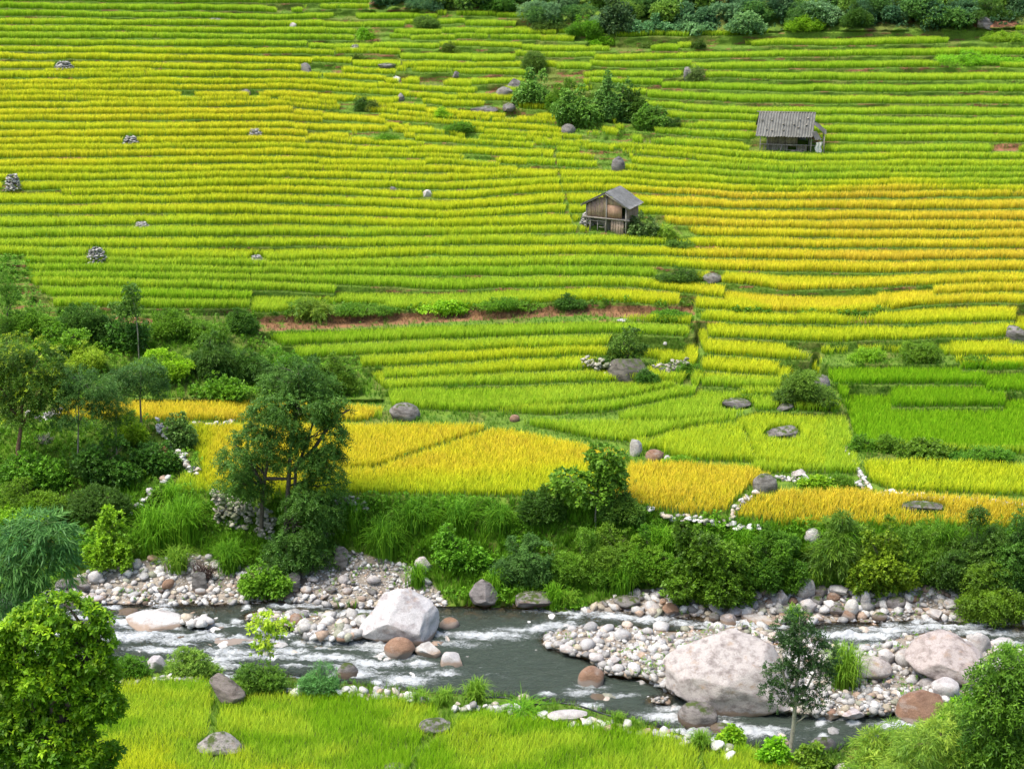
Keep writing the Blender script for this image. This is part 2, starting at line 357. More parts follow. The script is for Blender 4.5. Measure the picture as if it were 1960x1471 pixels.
# ---- what grows where: hue g of the rice (0 fresh green .. 1 ripe amber) and crop mask
hp = np.array([(0, 0, .30), (500, 0, .30), (900, 40, .30), (0, 60, .36), (500, 60, .36), (0, 130, .62), (500, 140, .62), (0, 200, .74), (450, 200, .74), (0, 260, .66), (500, 260, .70), (800, 240, .68), (1050, 240, .60),
   (0, 310, .68), (500, 310, .64), (800, 330, .62), (0, 360, .56), (500, 360, .62), (900, 380, .60), (0, 400, .48), (500, 410, .55), (900, 430, .56), (0, 450, .40), (500, 470, .44), (900, 470, .44),
   (100, 520, .34), (500, 520, .34), (900, 520, .34), (1200, 520, .28), (300, 575, .30), (800, 560, .30), (1000, 110, .40), (1300, 110, .30), (1700, 110, .24), (1950, 110, .24), (1300, 180, .30), (1700, 180, .34), (1950, 180, .34),
   (1300, 260, .36), (1700, 250, .36), (1950, 260, .38), (1500, 310, .34), (1900, 310, .36), (1500, 350, .38), (1900, 350, .38), (1250, 320, .5), (1150, 400, .46), (1200, 460, .40),
   (1350, 385, .95), (1700, 375, .95), (1950, 385, .95), (1350, 440, .92), (1700, 440, .95), (1950, 440, .95), (1420, 500, .88), (1700, 500, .94), (1950, 500, .94), (1450, 550, .84), (1700, 560, .88), (1950, 580, .84),
   (1450, 600, .58), (1450, 630, .62), (1800, 630, .58), (1800, 660, .56), (1450, 690, .58), (1420, 720, .58), (1890, 690, .60), (1400, 745, .32),
   (600, 640, .20), (900, 640, .30), (1200, 640, .32), (700, 680, .36), (950, 680, .52), (950, 705, .52), (1250, 680, .55), (900, 760, .33), (1200, 770, .33), (1100, 820, .34), (1400, 840, .36), (1550, 870, .38)])
def huefield(x, y):
    x = np.asarray(x, float); y = np.asarray(y, float); num = 0; den = 0
    for a, b, g in hp:
        wgt = 1 / ((((x - a) / 230) ** 2 + ((y - b) / 30) ** 2) ** 1.6 + .02); num = num + wgt * g; den = den + wgt
    return num / den
RICE = (STRIP >= 0)
# strips of rice stop short of the weedy corridor, paths and corners
def cut(m): 
    global RICE
    RICE = RICE & ~m
HU = huefield(GX, GY)
sr = np.array([random.Random(i * 7 + 1).uniform(-.06, .06) for i in range(len(EDG) + 1)]); HU = HU + sr[STRIP] + .16 * (fbm(GX / 160 + STRIP * 7.3, STRIP * 3.1 + GX * 0, 3) - .5)
fresh = poly([(1560, 705), (1850, 705), (2500, 700), (2500, 868), (1960, 868), (1640, 858), (1618, 800)]); HU = np.where(fresh, .08, HU)
A1 = poly([(110, 778), (300, 780), (640, 780), (735, 790), (700, 806), (440, 808), (110, 806)])          # narrow ripe strip on the left
A2 = poly([(350, 822), (500, 822), (900, 820), (940, 826), (1100, 856), (1200, 876), (1185, 890), (1160, 950), (1100, 955), (640, 955), (420, 955), (330, 945), (345, 920), (390, 910), (375, 850)])
A3 = poly([(1205, 896), (1300, 890), (1440, 905), (1475, 920), (1400, 985), (1330, 988), (1210, 972), (1170, 950)])
A4 = poly([(1480, 948), (1640, 945), (1760, 950), (1960, 968), (2500, 970), (2500, 1012), (1700, 1010), (1500, 1008), (1405, 990), (1430, 965)])
A5 = poly([(1650, 890), (1760, 888), (1960, 900), (2500, 905), (2500, 950), (1960, 950), (1700, 940), (1665, 920)])
for m, g in ((A1, .97), (A2, .93), (A3, 1.0), (A4, 1.0), (A5, .60)):
    RICE = RICE | (m & ~SM) | (m & (GY < 1012)); HU = np.where(m, g, HU)
G5 = poly([(1358, 540), (1500, 554), (1700, 550), (2000, 540), (2000, 566), (1785, 576), (1603, 597), (1480, 596), (1425, 580)]); RICE = RICE | (G5 & (STRIP >= 0)); HU = np.where(G5, .86, HU)
HU = np.where(A2, .93 - .30 * sstep(905, 955, GY + .05 * GX - 30) - .42 * sstep(430, 350, GX), HU)
SM &= ~(A1 | A2 | A3 | A4 | A5)
lower = (GY > 800) & ~(A1 | A2 | A3 | A4 | A5) & ~near
cut(lower & poly([(-600, 800), (935, 800), (1210, 856), (1210, 960), (-600, 1100)]))
cut(poly([(-600, 600), (480, 600), (520, 650), (600, 705), (700, 710), (745, 800), (-600, 778)]) & ~A1)
cut(poly([(430, 602), (760, 597), (1120, 581), (1330, 588), (1330, 612), (1150, 616), (600, 634), (450, 645)]))
for pts, wd in (([(440, 918), (520, 905), (640, 905), (720, 900), (860, 852), (945, 826)], 4.5), ([(935, 822), (1100, 850), (1210, 872)], 4), ([(1080, 784), (1160, 776), (1290, 748)], 4),
                ([(1150, 800), (1240, 785), (1330, 762)], 4), ([(1240, 850), (1290, 832), (1400, 815)], 5), ([(1425, 830), (1430, 850), (1445, 880)], 4), ([(1618, 790), (1640, 870), (1660, 930)], 6),
                ([(745, 790), (940, 800), (1180, 806)], 8), ([(1200, 886), (1440, 896)], 5), ([(1480, 914), (1640, 920), (1670, 944), (1960, 960), (2400, 965)], 6), ([(1395, 985), (1420, 955), (1455, 930)], 8),
                ([(1620, 868), (1700, 873), (1960, 880), (2400, 885)], 8), ([(1335, 600), (1325, 640), (1345, 690), (1310, 740)], 8), ([(1560, 690), (1600, 760), (1618, 800)], 7), ([(330, 950), (640, 950), (1200, 958)], 4),
                ([(1060, 300), (1090, 420), (1110, 450)], 3), ([(1603, 608), (1680, 606), (1790, 590)], 6), ([(1510, 668), (1600, 695), (1820, 690)], 9), ([(690, 716), (735, 760), (745, 800)], 10)):
    cut(band(pts, wd))
for e in ((1060, 158, 60, 26), (1150, 205, 75, 34), (1110, 240, 50, 22), (1230, 235, 55, 20), (1085, 215, 40, 20), (620, 136, 40, 12), (700, 72, 26, 11), (720, 68, 40, 8), (735, 190, 26, 6), (680, 205, 34, 11),
          (700, 264, 34, 7), (740, 262, 40, 4), (870, 100, 42, 10), (815, 45, 22, 8), (785, 196, 24, 9), (860, 248, 40, 10), (905, 262, 24, 8), (920, 308, 34, 9), (1000, 255, 16, 6), (960, 212, 42, 12), (1000, 222, 40, 10),
          (940, 180, 30, 10), (1020, 120, 26, 13), (1045, 48, 60, 16), (1130, 70, 34, 26), (1160, 270, 50, 9), (1175, 310, 36, 20), (1325, 150, 24, 12), (360, 182, 28, 5), (485, 182, 22, 5), (440, 108, 14, 6),
          (545, 20, 22, 5), (660, 38, 30, 6), (600, 22, 24, 6), (1240, 430, 34, 18), (1290, 455, 40, 16), (1165, 432, 62, 20), (1300, 528, 50, 9), (1370, 535, 16, 8), (1500, 279, 78, 20), (1380, 90, 60, 8), (1200, 92, 60, 7),
          (1860, 118, 100, 12), (1900, 76, 110, 10), (1930, 282, 44, 9), (1290, 606, 60, 10), (1205, 700, 60, 18), (1290, 712, 30, 16), (1545, 745, 50, 28), (1660, 685, 90, 10), (1765, 680, 40, 12), (1410, 784, 34, 12),
          (1502, 791, 26, 9), (1497, 838, 38, 14), (775, 792, 30, 12), (1240, 875, 40, 12), (1465, 940, 32, 16), (1560, 922, 80, 10), (1765, 978, 44, 13), (1945, 650, 26, 14), (1640, 612, 40, 7), (250, 268, 20, 8),
          (121, 130, 22, 5), (24, 355, 22, 10), (184, 495, 26, 10), (491, 498, 18, 7), (585, 140, 12, 6), (270, 432, 16, 5), (753, 368, 10, 4), (818, 376, 12, 5), (60, 395, 80, 3), (110, 480, 50, 7), (830, 492, 30, 4),
          (45, 580, 60, 22), (640, 590, 100, 8), (1830, 30, 60, 20), (1250, 270, 26, 6), (1310, 240, 30, 6), (1130, 296, 30, 5), (830, 160, 30, 6), (800, 105, 30, 6), (765, 155, 16, 5), (600, 240, 20, 3)):
    cut(ell(*e))
cut(poly([(700, -100), (708, 26), (1010, 26), (1120, 64), (1840, 62), (2500, 36), (2500, -100)]))
cut(poly([(0, 500), (50, 500), (80, 600), (-600, 600), (-600, 500)]))
# near rice fields
NF = poly([(205, 1316), (300, 1306), (395, 1310), (405, 1345), (395, 1420), (420, 1471), (430, 1560), (-600, 1560), (-600, 1330)]) | \
     poly([(425, 1352), (480, 1340), (640, 1332), (830, 1350), (838, 1385), (800, 1430), (770, 1500), (440, 1560), (410, 1420)]) | \
     poly([(870, 1385), (920, 1368), (1170, 1395), (1300, 1418), (1330, 1440), (1360, 1580), (790, 1580), (800, 1450)]) | poly([(1345, 1445), (1420, 1440), (1520, 1462), (1560, 1580), (1370, 1580)])
NF &= ~(ell(420, 1432, 50, 16) | ell(832, 1398, 36, 10))
HUN = .14 + .24 * sstep(.40, .62, fbm(GX / 130 + 3, GY / 34 + 5, 3)) + .22 * sstep(1400, 1475, GY) * sstep(800, 300, GX) + .08 * sstep(1345, 1330, GY)
# ---- ground colours (soil, turf, stones)
gc = np.zeros((NY, NX, 3)); n1 = fbm(GX / 14, GY / 9, 4)[..., None]; n2 = fbm(GX / 70 + 5, GY / 40 + 5, 3)[..., None]
turf = np.array([.07, .15, .015]) * (1 - n1) + np.array([.14, .25, .02]) * n1
soil = np.array([.16, .085, .045]); gc[:] = turf * .9 + .1 * soil
gc = np.where((n2 > .60), gc * .7 + soil * .3, gc)
gc = np.where(((fbm(GX / 34 + 3, GY / 4 + 8, 3) > .69) & (GY < 620) & (GX > 0))[..., None], np.array([.20, .10, .045]) * (.6 + .7 * n1), gc)
gc[RICE | NF] = (.09, .14, .02)
BROWN = poly([(480, 614), (540, 603), (800, 599), (1000, 588), (1130, 583), (1325, 588), (1330, 602), (1200, 608), (1120, 603), (800, 619), (600, 630), (490, 634)]) & (fbm(GX / 18, GY / 6, 3) > .30)
gc = np.where(BROWN[..., None], np.array([.24, .125, .06]) * (.6 + .7 * n1), gc)
for e in ((255, 615, 40, 8), (215, 612, 30, 8), (1640, 612, 40, 5), (1930, 282, 34, 7), (1350, 470, 30, 6), (330, 870, 30, 20), (1040, 58, 26, 5), (1900, 45, 50, 8)):
    gc = np.where(ell(*e)[..., None], np.array([.24, .11, .06]) * (.7 + .6 * n1), gc)
pale = np.array([.30, .26, .21])
gc = np.where((GRAV | BAR)[..., None], pale * (.5 + .7 * n1), gc)
gc = np.where((WIN & ~BAR)[..., None], np.array([.36, .21, .08]) * (.5 + n1), gc)
X, Y, _, T = unproj(GX, GY, Z)
V = np.stack([X, Y, Z], -1)
# continue the far hillside upward and the near slope down behind the camera
def quadgrid(nr, nc):
    a = np.arange(nr * nc).reshape(nr, nc); return np.stack([a[1:, :-1], a[1:, 1:], a[:-1, 1:], a[:-1, :-1]], -1).reshape(-1, 4)
far = []
for k in range(1, 12):
    e = V[0].copy(); dy = 5.0 * k; e[:, 1] += dy; e[:, 0] *= 1 + dy / e[:, 1]; e[:, 2] += .5 * dy; far.append(e)
nearr = []
for k in range(1, 5):
    e = V[-1].copy(); dy = 9.0 * k; e[:, 1] -= dy; e[:, 2] += .35 * dy; nearr.append(e)
VA = np.concatenate([np.stack(far[::-1]), V, np.stack(nearr)], 0)
GC = np.concatenate([np.repeat(gc[:1], 11, 0), gc, np.repeat(gc[-1:], 4, 0)], 0)
g = link('hillside_ground', mesh_np('hillside_ground', VA, quads=quadgrid(*VA.shape[:2]), col=GC.reshape(-1, 3), mat=M_GROUND))
tag(g, kind='structure')
def samp(A, px, py):
    fx = np.clip((np.asarray(px, float) - XC[0]) / 4, 0, NX - 1.001); fy = np.clip((np.asarray(py, float) - YR[0]) / 2, 0, NY - 1.001)
    i = fx.astype(int); j = fy.astype(int); a = fx - i; b = fy - j
    return (A[j, i] * (1 - a) + A[j, i + 1] * a) * (1 - b) + (A[j + 1, i] * (1 - a) + A[j + 1, i + 1] * a) * b
def nearest(A, px, py):
    i = np.clip(np.round((np.asarray(px, float) - XC[0]) / 4).astype(int), 0, NX - 1); j = np.clip(np.round((np.asarray(py, float) - YR[0]) / 2).astype(int), 0, NY - 1)
    return A[j, i]
def gp(px, py):
    z = samp(Z, px, py); x, y, z, t = unproj(px, py, z); return np.array([float(x), float(y), float(z)]), float(t) / F   # point, metres per pixel

# ------------------------------------------------------------------ blades: rice and grass
def blade_template(n, h, spread, w, lean, seed, segs=2, stiff=1.6, head=False, hv=(.72, 1.12)):
    """n blades rising from a tuft; returns verts, tris, height fraction"""
    r = np.random.default_rng(seed); V_ = []; T_ = []; Hh = []
    for b in range(n):
        az = r.uniform(0, 2 * math.pi); base = np.array([math.cos(az), math.sin(az), 0]) * r.uniform(0, spread * .35)
        out = np.array([math.cos(az), math.sin(az), 0]); side = np.array([-out[1], out[0], 0])
        hh = h * r.uniform(*hv); ln = lean * r.uniform(.3, 1.2); o = len(V_); fa = r.uniform(-.8, .8); side = side * math.cos(fa) + out * math.sin(fa)
        for s in range(segs):
            f = s / segs; p = base + out * ln * f ** stiff + np.array([0, 0, hh * (f - .18 * lean / h * f ** 3)])
            ww = w * (1 - .45 * f) if not head else w * (.7 + .75 * f); V_ += [p - side * ww / 2, p + side * ww / 2]; Hh += [f, f]
        p = base + out * ln * 1.0 + np.array([0, 0, hh * (1 - .30 * lean / h)]); V_.append(p); Hh.append(1.0)
        for s in range(segs - 1):
            a = o + 2 * s; T_ += [(a, a + 1, a + 3), (a, a + 3, a + 2)]
        a = o + 2 * (segs - 1); T_.append((a, a + 1, a + 2))
    return np.array(V_), np.array(T_), np.array(Hh)
def scatter(temps, P, sc, rot, cfun, seed=0):
    """bake tufts: temps list of templates; P points, sc scales(xy,z), cfun(idx, hfrac)->colour"""
    r = np.random.default_rng(seed); pick = r.integers(0, len(temps), len(P)); VV = []; TT = []; CC = []; off = 0
    for k, (tv, tt, th) in enumerate(temps):
        ix = np.nonzero(pick == k)[0]
        if not len(ix): continue
        c, s = np.cos(rot[ix])[:, None], np.sin(rot[ix])[:, None]
        x = tv[None, :, 0] * sc[ix, 0:1]; y = tv[None, :, 1] * sc[ix, 0:1]
        v = np.stack([x * c - y * s, x * s + y * c, tv[None, :, 2] * sc[ix, 1:2]], -1) + P[ix][:, None, :]
        VV.append(v.reshape(-1, 3)); TT.append((tt[None] + (np.arange(len(ix)) * len(tv))[:, None, None]).reshape(-1, 3) + off)
        CC.append(cfun(ix, np.broadcast_to(th, (len(ix), len(th)))).reshape(-1, 3)); off += len(ix) * len(tv)
    return np.concatenate(VV), np.concatenate(TT), np.concatenate(CC)
HS = np.array([0, .15, .34, .5, .65, .82, 1.0])
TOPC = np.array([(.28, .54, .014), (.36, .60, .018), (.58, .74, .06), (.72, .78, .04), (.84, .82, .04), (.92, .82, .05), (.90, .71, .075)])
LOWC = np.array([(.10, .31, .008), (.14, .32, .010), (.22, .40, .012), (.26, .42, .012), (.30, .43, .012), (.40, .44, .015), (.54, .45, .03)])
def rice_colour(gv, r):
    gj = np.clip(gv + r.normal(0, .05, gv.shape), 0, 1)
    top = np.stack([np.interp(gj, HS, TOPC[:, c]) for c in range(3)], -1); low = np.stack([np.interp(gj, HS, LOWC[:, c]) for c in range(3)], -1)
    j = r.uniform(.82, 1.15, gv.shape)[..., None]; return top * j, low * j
RT = [blade_template(6, 1.0, .16, .034, .24, s, stiff=1.9, head=True, hv=(.91, 1.04)) for s in range(10)]
def make_rice(name, label, pts, gv, hgt, seed, temps=RT, width=1.0):
    r = np.random.default_rng(seed); n = len(pts)
    if n == 0: return
    top, low = rice_colour(gv, r)
    sc = np.stack([r.uniform(.8, 1.25, n) * width, hgt * r.uniform(.93, 1.07, n)], -1)
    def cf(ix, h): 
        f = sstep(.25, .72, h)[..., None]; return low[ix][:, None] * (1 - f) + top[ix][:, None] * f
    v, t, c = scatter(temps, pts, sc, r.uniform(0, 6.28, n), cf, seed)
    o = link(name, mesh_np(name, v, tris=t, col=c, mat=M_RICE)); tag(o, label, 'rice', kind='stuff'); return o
# walk every strip: planting rows parallel to its front edge
def strip_points(step=.16):
    out = []
    for k in range(len(EDG)):
        ok = ~np.isnan(EDGE_Y[k])
        if ok.sum() < 3: continue
        xs = XC[ok]
        if len(xs) < 3: continue
        sc = 25.0; dx = step * np.interp(np.nanmean(EDGE_Y[k]), [0, 600, 950], [19.6, 29, 35]); px = np.arange(max(xs[0], -170), min(xs[-1], 2150), dx)
        if not len(px): continue
        ye = np.interp(px, xs, EDGE_Y[k][ok]); yt = np.interp(px, xs, EDGE_TOE[k][ok]); z = np.interp(px, xs, EDGE_Z[k][ok])
        De = (H - z) / tan_dep(ye); Dt = (H - z) / tan_dep(yt); nr = int(np.nanmax((Dt - De) / step)) + 1
        for q in range(min(nr, 70)):
            D = De + .16 + q * step + rng.normal(0, .03, len(px)); m = D < Dt - .06
            if not m.any(): break
            pxx = px + rng.normal(0, .18, len(px)) * dx + (q % 2) * dx * .5; py = py_of(D, z); u = (pxx - 980) / F
            t = D * math.cos(TH) + (H - z) * math.sin(TH)
            P = np.stack([t * u, D, z, pxx, py, np.full(len(px), k)], -1)[m]; out.append(P)
    return np.concatenate(out)
SP = strip_points(); SP = SP[nearest(RICE, SP[:, 3], SP[:, 4]) & (nearest(STRIP, SP[:, 3], SP[:, 4]) >= 0)]
SP[:, 2] = samp(Z, SP[:, 3], SP[:, 4]) * 0 + SP[:, 2]
def flat_points(mask, step, x0, x1, y0, y1):
    """jittered planting grid in world space over a mask"""
    gx, gy = np.nonzero(mask)[1], np.nonzero(mask)[0]
    if not len(gx): return np.zeros((0, 5))
    Xm, Ym = X[mask], Y[mask]; ax = np.arange(Xm.min(), Xm.max(), step); ay = np.arange(Ym.min(), Ym.max(), step)
    a, b = np.meshgrid(ax, ay); a = a + rng.normal(0, .22 * step, a.shape); b = b + rng.normal(0, .22 * step, b.shape); a = a.ravel(); b = b.ravel()
    z = np.full(len(a), float(np.median(Z[mask])))
    for _ in range(6):
        t = b * math.cos(TH) + (H - z) * math.sin(TH); px = 980 + F * a / t; py = py_of(b, z); z = .5 * z + .5 * samp(Z, px, py)
    t = b * math.cos(TH) + (H - z) * math.sin(TH); px = 980 + F * a / t; py = py_of(b, z)
    ok = nearest(mask, px, py) & (px > x0) & (px < x1) & (py > y0) & (py < y1)
    return np.stack([a, b, z, px, py], -1)[ok]
FL = {}
for nm, m in (('A1', A1), ('A2', A2), ('A3', A3), ('A4', A4), ('A5', A5)):
    FL[nm] = flat_points(m & RICE, .165, -170, 2150, 0, 1100)
inA = nearest(A1 | A2 | A3 | A4 | A5, SP[:, 3], SP[:, 4]); SP = SP[~inA]
gS = nearest(HU, SP[:, 3], SP[:, 4]); px, py = SP[:, 3], SP[:, 4]
zones = [('rice_crop', 'ripe golden rice on the curving terraces right of the lower hut', (px > 1225) & (py > 352) & (py < 598)),
         ('rice_crop', 'green-topped rice on the level terraces around the tin roofed shed', (px > 1290) & (py <= 352)),
         ('rice_crop', 'yellow-green rice on the short terraces beside the weedy overgrown strip', (px > 640) & (px <= 1290) & (py <= 330)),
         ('rice_crop', 'yellow ripening rice on the long upper terraces at the left', (px <= 640) & (py <= 330)),
         ('rice_crop', 'yellow-green rice on the long terraces below the middle, down to the brown bank', (px <= 1225) & (py > 330) & (py < 600) | (px > 1225) & (px <= 1290) & (py > 330) & (py <= 352)),
         ('young_rice_crop', 'bright fresh green unripe rice above the creeper covered wall', (px > 1555) & (py > 695)),
         ('rice_crop', 'short bright yellow rice strips below the golden curve', (px > 1300) & (py >= 598) & ~((px > 1555) & (py > 695)) & (py < 735)),
         ('rice_crop', 'pale green rice on the terraces and flat plots under the brown bank', (px <= 1300) & (py >= 600) | (px > 1300) & (px <= 1555) & (py >= 735))]
done = np.zeros(len(SP), bool)
for i, (nm, lb, m) in enumerate(zones):
    m = m & ~done; done |= m
    hh = .60 + .06 * sstep(200, 700, py[m]); hh = hh * (1 + .22 * (fbm(SP[m, 0] / 2, SP[m, 1] / 2) - .5)) * (.90 + .2 * _nt[(SP[m, 5] * 7).astype(int) & 255, (SP[m, 3] / 170).astype(int) & 255])
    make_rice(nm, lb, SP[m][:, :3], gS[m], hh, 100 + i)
for i, (k, lb) in enumerate((('A1', 'narrow strip of ripe orange-gold rice under the shrubby slope'), ('A2', 'big golden rice field behind the tall forked tree'),
                             ('A3', 'amber rice field right of the vine covered sapling'), ('A4', 'amber rice field with a flat boulder in it above the river bank'), ('A5', 'yellow-green rice field below the creeper covered wall'))):
    P = FL[k]; gg = nearest(HU, P[:, 3], P[:, 4]) + .16 * (fbm(P[:, 0] / 3.0, P[:, 1] / 1.6) - .5) - .05
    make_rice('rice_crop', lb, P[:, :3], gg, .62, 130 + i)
NT = [blade_template(8, 1.0, .12, .020, .24, 50 + s, segs=2, hv=(.82, 1.06)) for s in range(6)]
for i, (a, b, lb) in enumerate(((-600, 408, 'fresh green rice field in front of the river beside the leafy tree'), (408, 850, 'lime green rice field with a dark fresh patch, behind the pointed boulder'), (850, 2500, 'lime green rice field in front of the black hose and white stones'))):
    m = NF & (GX > a) & (GX < (b if i < 2 else 2500)); P = flat_points(m, .15, 150, 1640, 1250, 1520)
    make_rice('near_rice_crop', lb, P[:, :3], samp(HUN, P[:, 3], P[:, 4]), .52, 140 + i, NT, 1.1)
# ------------------------------------------------------------------ grass and undergrowth (nobody could count it)
def sample_px(n, mask, x0=-60, x1=2020, y0=-60, y1=1500, seed=1):
    r = np.random.default_rng(seed); px = r.uniform(x0, x1, n * 3); py = r.uniform(y0, y1, n * 3)
    ok = nearest(mask, px, py); return px[ok][:n], py[ok][:n]
OPEN = ~RICE & ~NF & ~(WIN) & ~GRAV
GT = [blade_template(6, 1.0, .35, .05, .45, 200 + s) for s in range(6)]
def turf(name, label, mask, dens, h0, h1, c0, c1, seed, temps=GT, cat='grass'):
    r = np.random.default_rng(seed); mk = mask & (GX > -180) & (GX < 2160) & (GY > -85) & (GY < 1500); jj, ii = np.nonzero(mk); n = int(len(jj) * 8 * dens)
    q = r.integers(0, len(jj), n); px = XC[ii[q]] + r.uniform(-2, 2, n); py = YR[jj[q]] + r.uniform(-1, 1, n)
    z = samp(Z, px, py); x, y, z, t = unproj(px, py, z); P = np.stack([x, y, z], -1)
    f = fbm(x / 2.2, y / 1.5, 3); h = (h0 + (h1 - h0) * f ** 1.2 * 1.3) * r.uniform(.7, 1.3, len(x))
    sc = np.stack([h * r.uniform(.8, 1.2, len(x)), h], -1)
    m = np.clip(f + r.normal(0, .18, len(x)), 0, 1)[:, None]; base = np.array(c0) * (1 - m) + np.array(c1) * m
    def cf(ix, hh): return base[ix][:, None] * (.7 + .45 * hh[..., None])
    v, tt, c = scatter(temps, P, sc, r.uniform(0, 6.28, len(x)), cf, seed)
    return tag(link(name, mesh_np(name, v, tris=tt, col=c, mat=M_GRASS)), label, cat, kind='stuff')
UP = OPEN & (GY < 600) & ~SM & ~BROWN; MID = OPEN & (GY >= 600) & ~SM & (GY < 1010) & ~BROWN
BANK = OPEN & SM & (GY > 935) & (GX > 200) & ~poly([(405, 960), (530, 960), (530, 1040), (480, 1040), (410, 1012)]); BLUFF = OPEN & SM & ~BANK & ~FOREST & ~BROWN; NEARB = OPEN & near
g1, g2 = (.07, .20, .012), (.22, .42, .025)
turf('terrace_grass', 'short green grass on the terrace banks and weedy patches', UP, .10, .12, .26, g1, g2, 11)
turf('field_grass', 'green grass on the paths and low banks between the lower fields', MID, .045, .18, .42, g1, (.15, .34, .02), 12)
turf('bank_grass', 'long dark green grass covering the steep far river bank', BANK, .030, .45, .95, (.07, .20, .010), (.20, .43, .02), 13)
turf('slope_grass', 'green weeds and grass on the shrubby slope at the left', BLUFF, .030, .28, .62, (.05, .17, .010), (.20, .42, .02), 14)
turf('riverside_grass', 'light green grass along the near river bank', NEARB & (GY < 1500), .022, .25, .6, (.07, .17, .015), (.22, .40, .03), 15)
turf('dry_grass', 'dry straw coloured grass on the bare brown bank across the terraces', BROWN, .05, .2, .45, (.20, .12, .05), (.42, .29, .13), 16)
turf('creeping_weeds', 'weeds creeping over the bare brown bank', BROWN & ell(960, 585, 170, 14) | BROWN & ell(600, 590, 90, 10), .03, .3, .5, (.04, .12, .01), (.10, .26, .02), 17)

# ------------------------------------------------------------------ foliage made of leaf-sized faces
def sprays(P, D, k, L, lw, axis, droop, spread, r, cols, fold=.25):
    """k leaves along each spray. P base, D unit axis; returns verts (n*k*4,3), quads, colours"""
    n = len(P); D = D / (np.linalg.norm(D, axis=1, keepdims=True) + 1e-9)
    ref = r.normal(0, 1, (n, 3)); B = np.cross(D, ref); B /= np.linalg.norm(B, axis=1, keepdims=True) + 1e-9; C = np.cross(D, B)
    s = (np.arange(k) + .5) / k; s = np.broadcast_to(s, (n, k))[..., None]
    Lr = (L * r.uniform(.7, 1.25, (n, k)))[..., None]; ax = axis * r.uniform(.7, 1.2, (n, 1, 1))
    base = P[:, None] + D[:, None] * s * ax; base[..., 2] -= (droop * ax * s * s)[..., 0]
    ph = (np.arange(k) * 2.4)[None] + r.uniform(0, 6.28, (n, 1)); ph = ph[..., None]
    sp = spread * r.uniform(.6, 1.2, (n, k, 1))
    d = D[:, None] * np.cos(sp) + (B[:, None] * np.cos(ph) + C[:, None] * np.sin(ph)) * np.sin(sp); d[..., 2] -= droop * .9 * r.uniform(.5, 1.3, (n, k))
    d /= np.linalg.norm(d, axis=2, keepdims=True)
    up = np.array([0, 0, 1.0]) + r.normal(0, .45, (n, k, 3)); sd_ = np.cross(d, up); sd_ /= np.linalg.norm(sd_, axis=2, keepdims=True) + 1e-9
    nn = np.cross(sd_, d); w_ = lw * Lr
    v0 = base; v1 = base + d * Lr * .45 + sd_ * w_ * .5 + nn * w_ * fold; v3 = base + d * Lr * .45 - sd_ * w_ * .5 + nn * w_ * fold; v2 = base + d * Lr
    Vv = np.stack([v0, v1, v2, v3], 2).reshape(-1, 3); Q = np.arange(n * k * 4).reshape(-1, 4)
    c = cols[:, None] * r.uniform(.78, 1.22, (n, k, 1)); c = np.repeat(c.reshape(-1, 3), 4, 0)
    return Vv, Q, c
G_DARK = ((.030, .095, .014), (.080, .20, .022)); G_MID = ((.055, .17, .012), (.15, .34, .022)); G_BRI = ((.10, .28, .012), (.26, .52, .02))
G_YEL = ((.14, .30, .015), (.34, .50, .03)); G_BLUE = ((.04, .12, .03), (.11, .25, .06)); G_OLIVE = ((.06, .13, .02), (.16, .26, .04)); G_BAMB = ((.035, .14, .04), (.12, .30, .07))
ST = {'broad': dict(k=6, L=.17, lw=.62, axis=.22, droop=.25, spread=.9), 'small': dict(k=8, L=.085, lw=.55, axis=.22, droop=.15, spread=.9),
      'pinnate': dict(k=12, L=.16, lw=.34, axis=.50, droop=.55, spread=1.15), 'bamboo': dict(k=9, L=.34, lw=.13, axis=.45, droop=.75, spread=.6),
      'vine': dict(k=5, L=.20, lw=.8, axis=.25, droop=.5, spread=.8), 'fern': dict(k=12, L=.14, lw=.26, axis=.42, droop=.35, spread=1.2), 'maple': dict(k=7, L=.26, lw=.5, axis=.16, droop=.25, spread=1.25)}
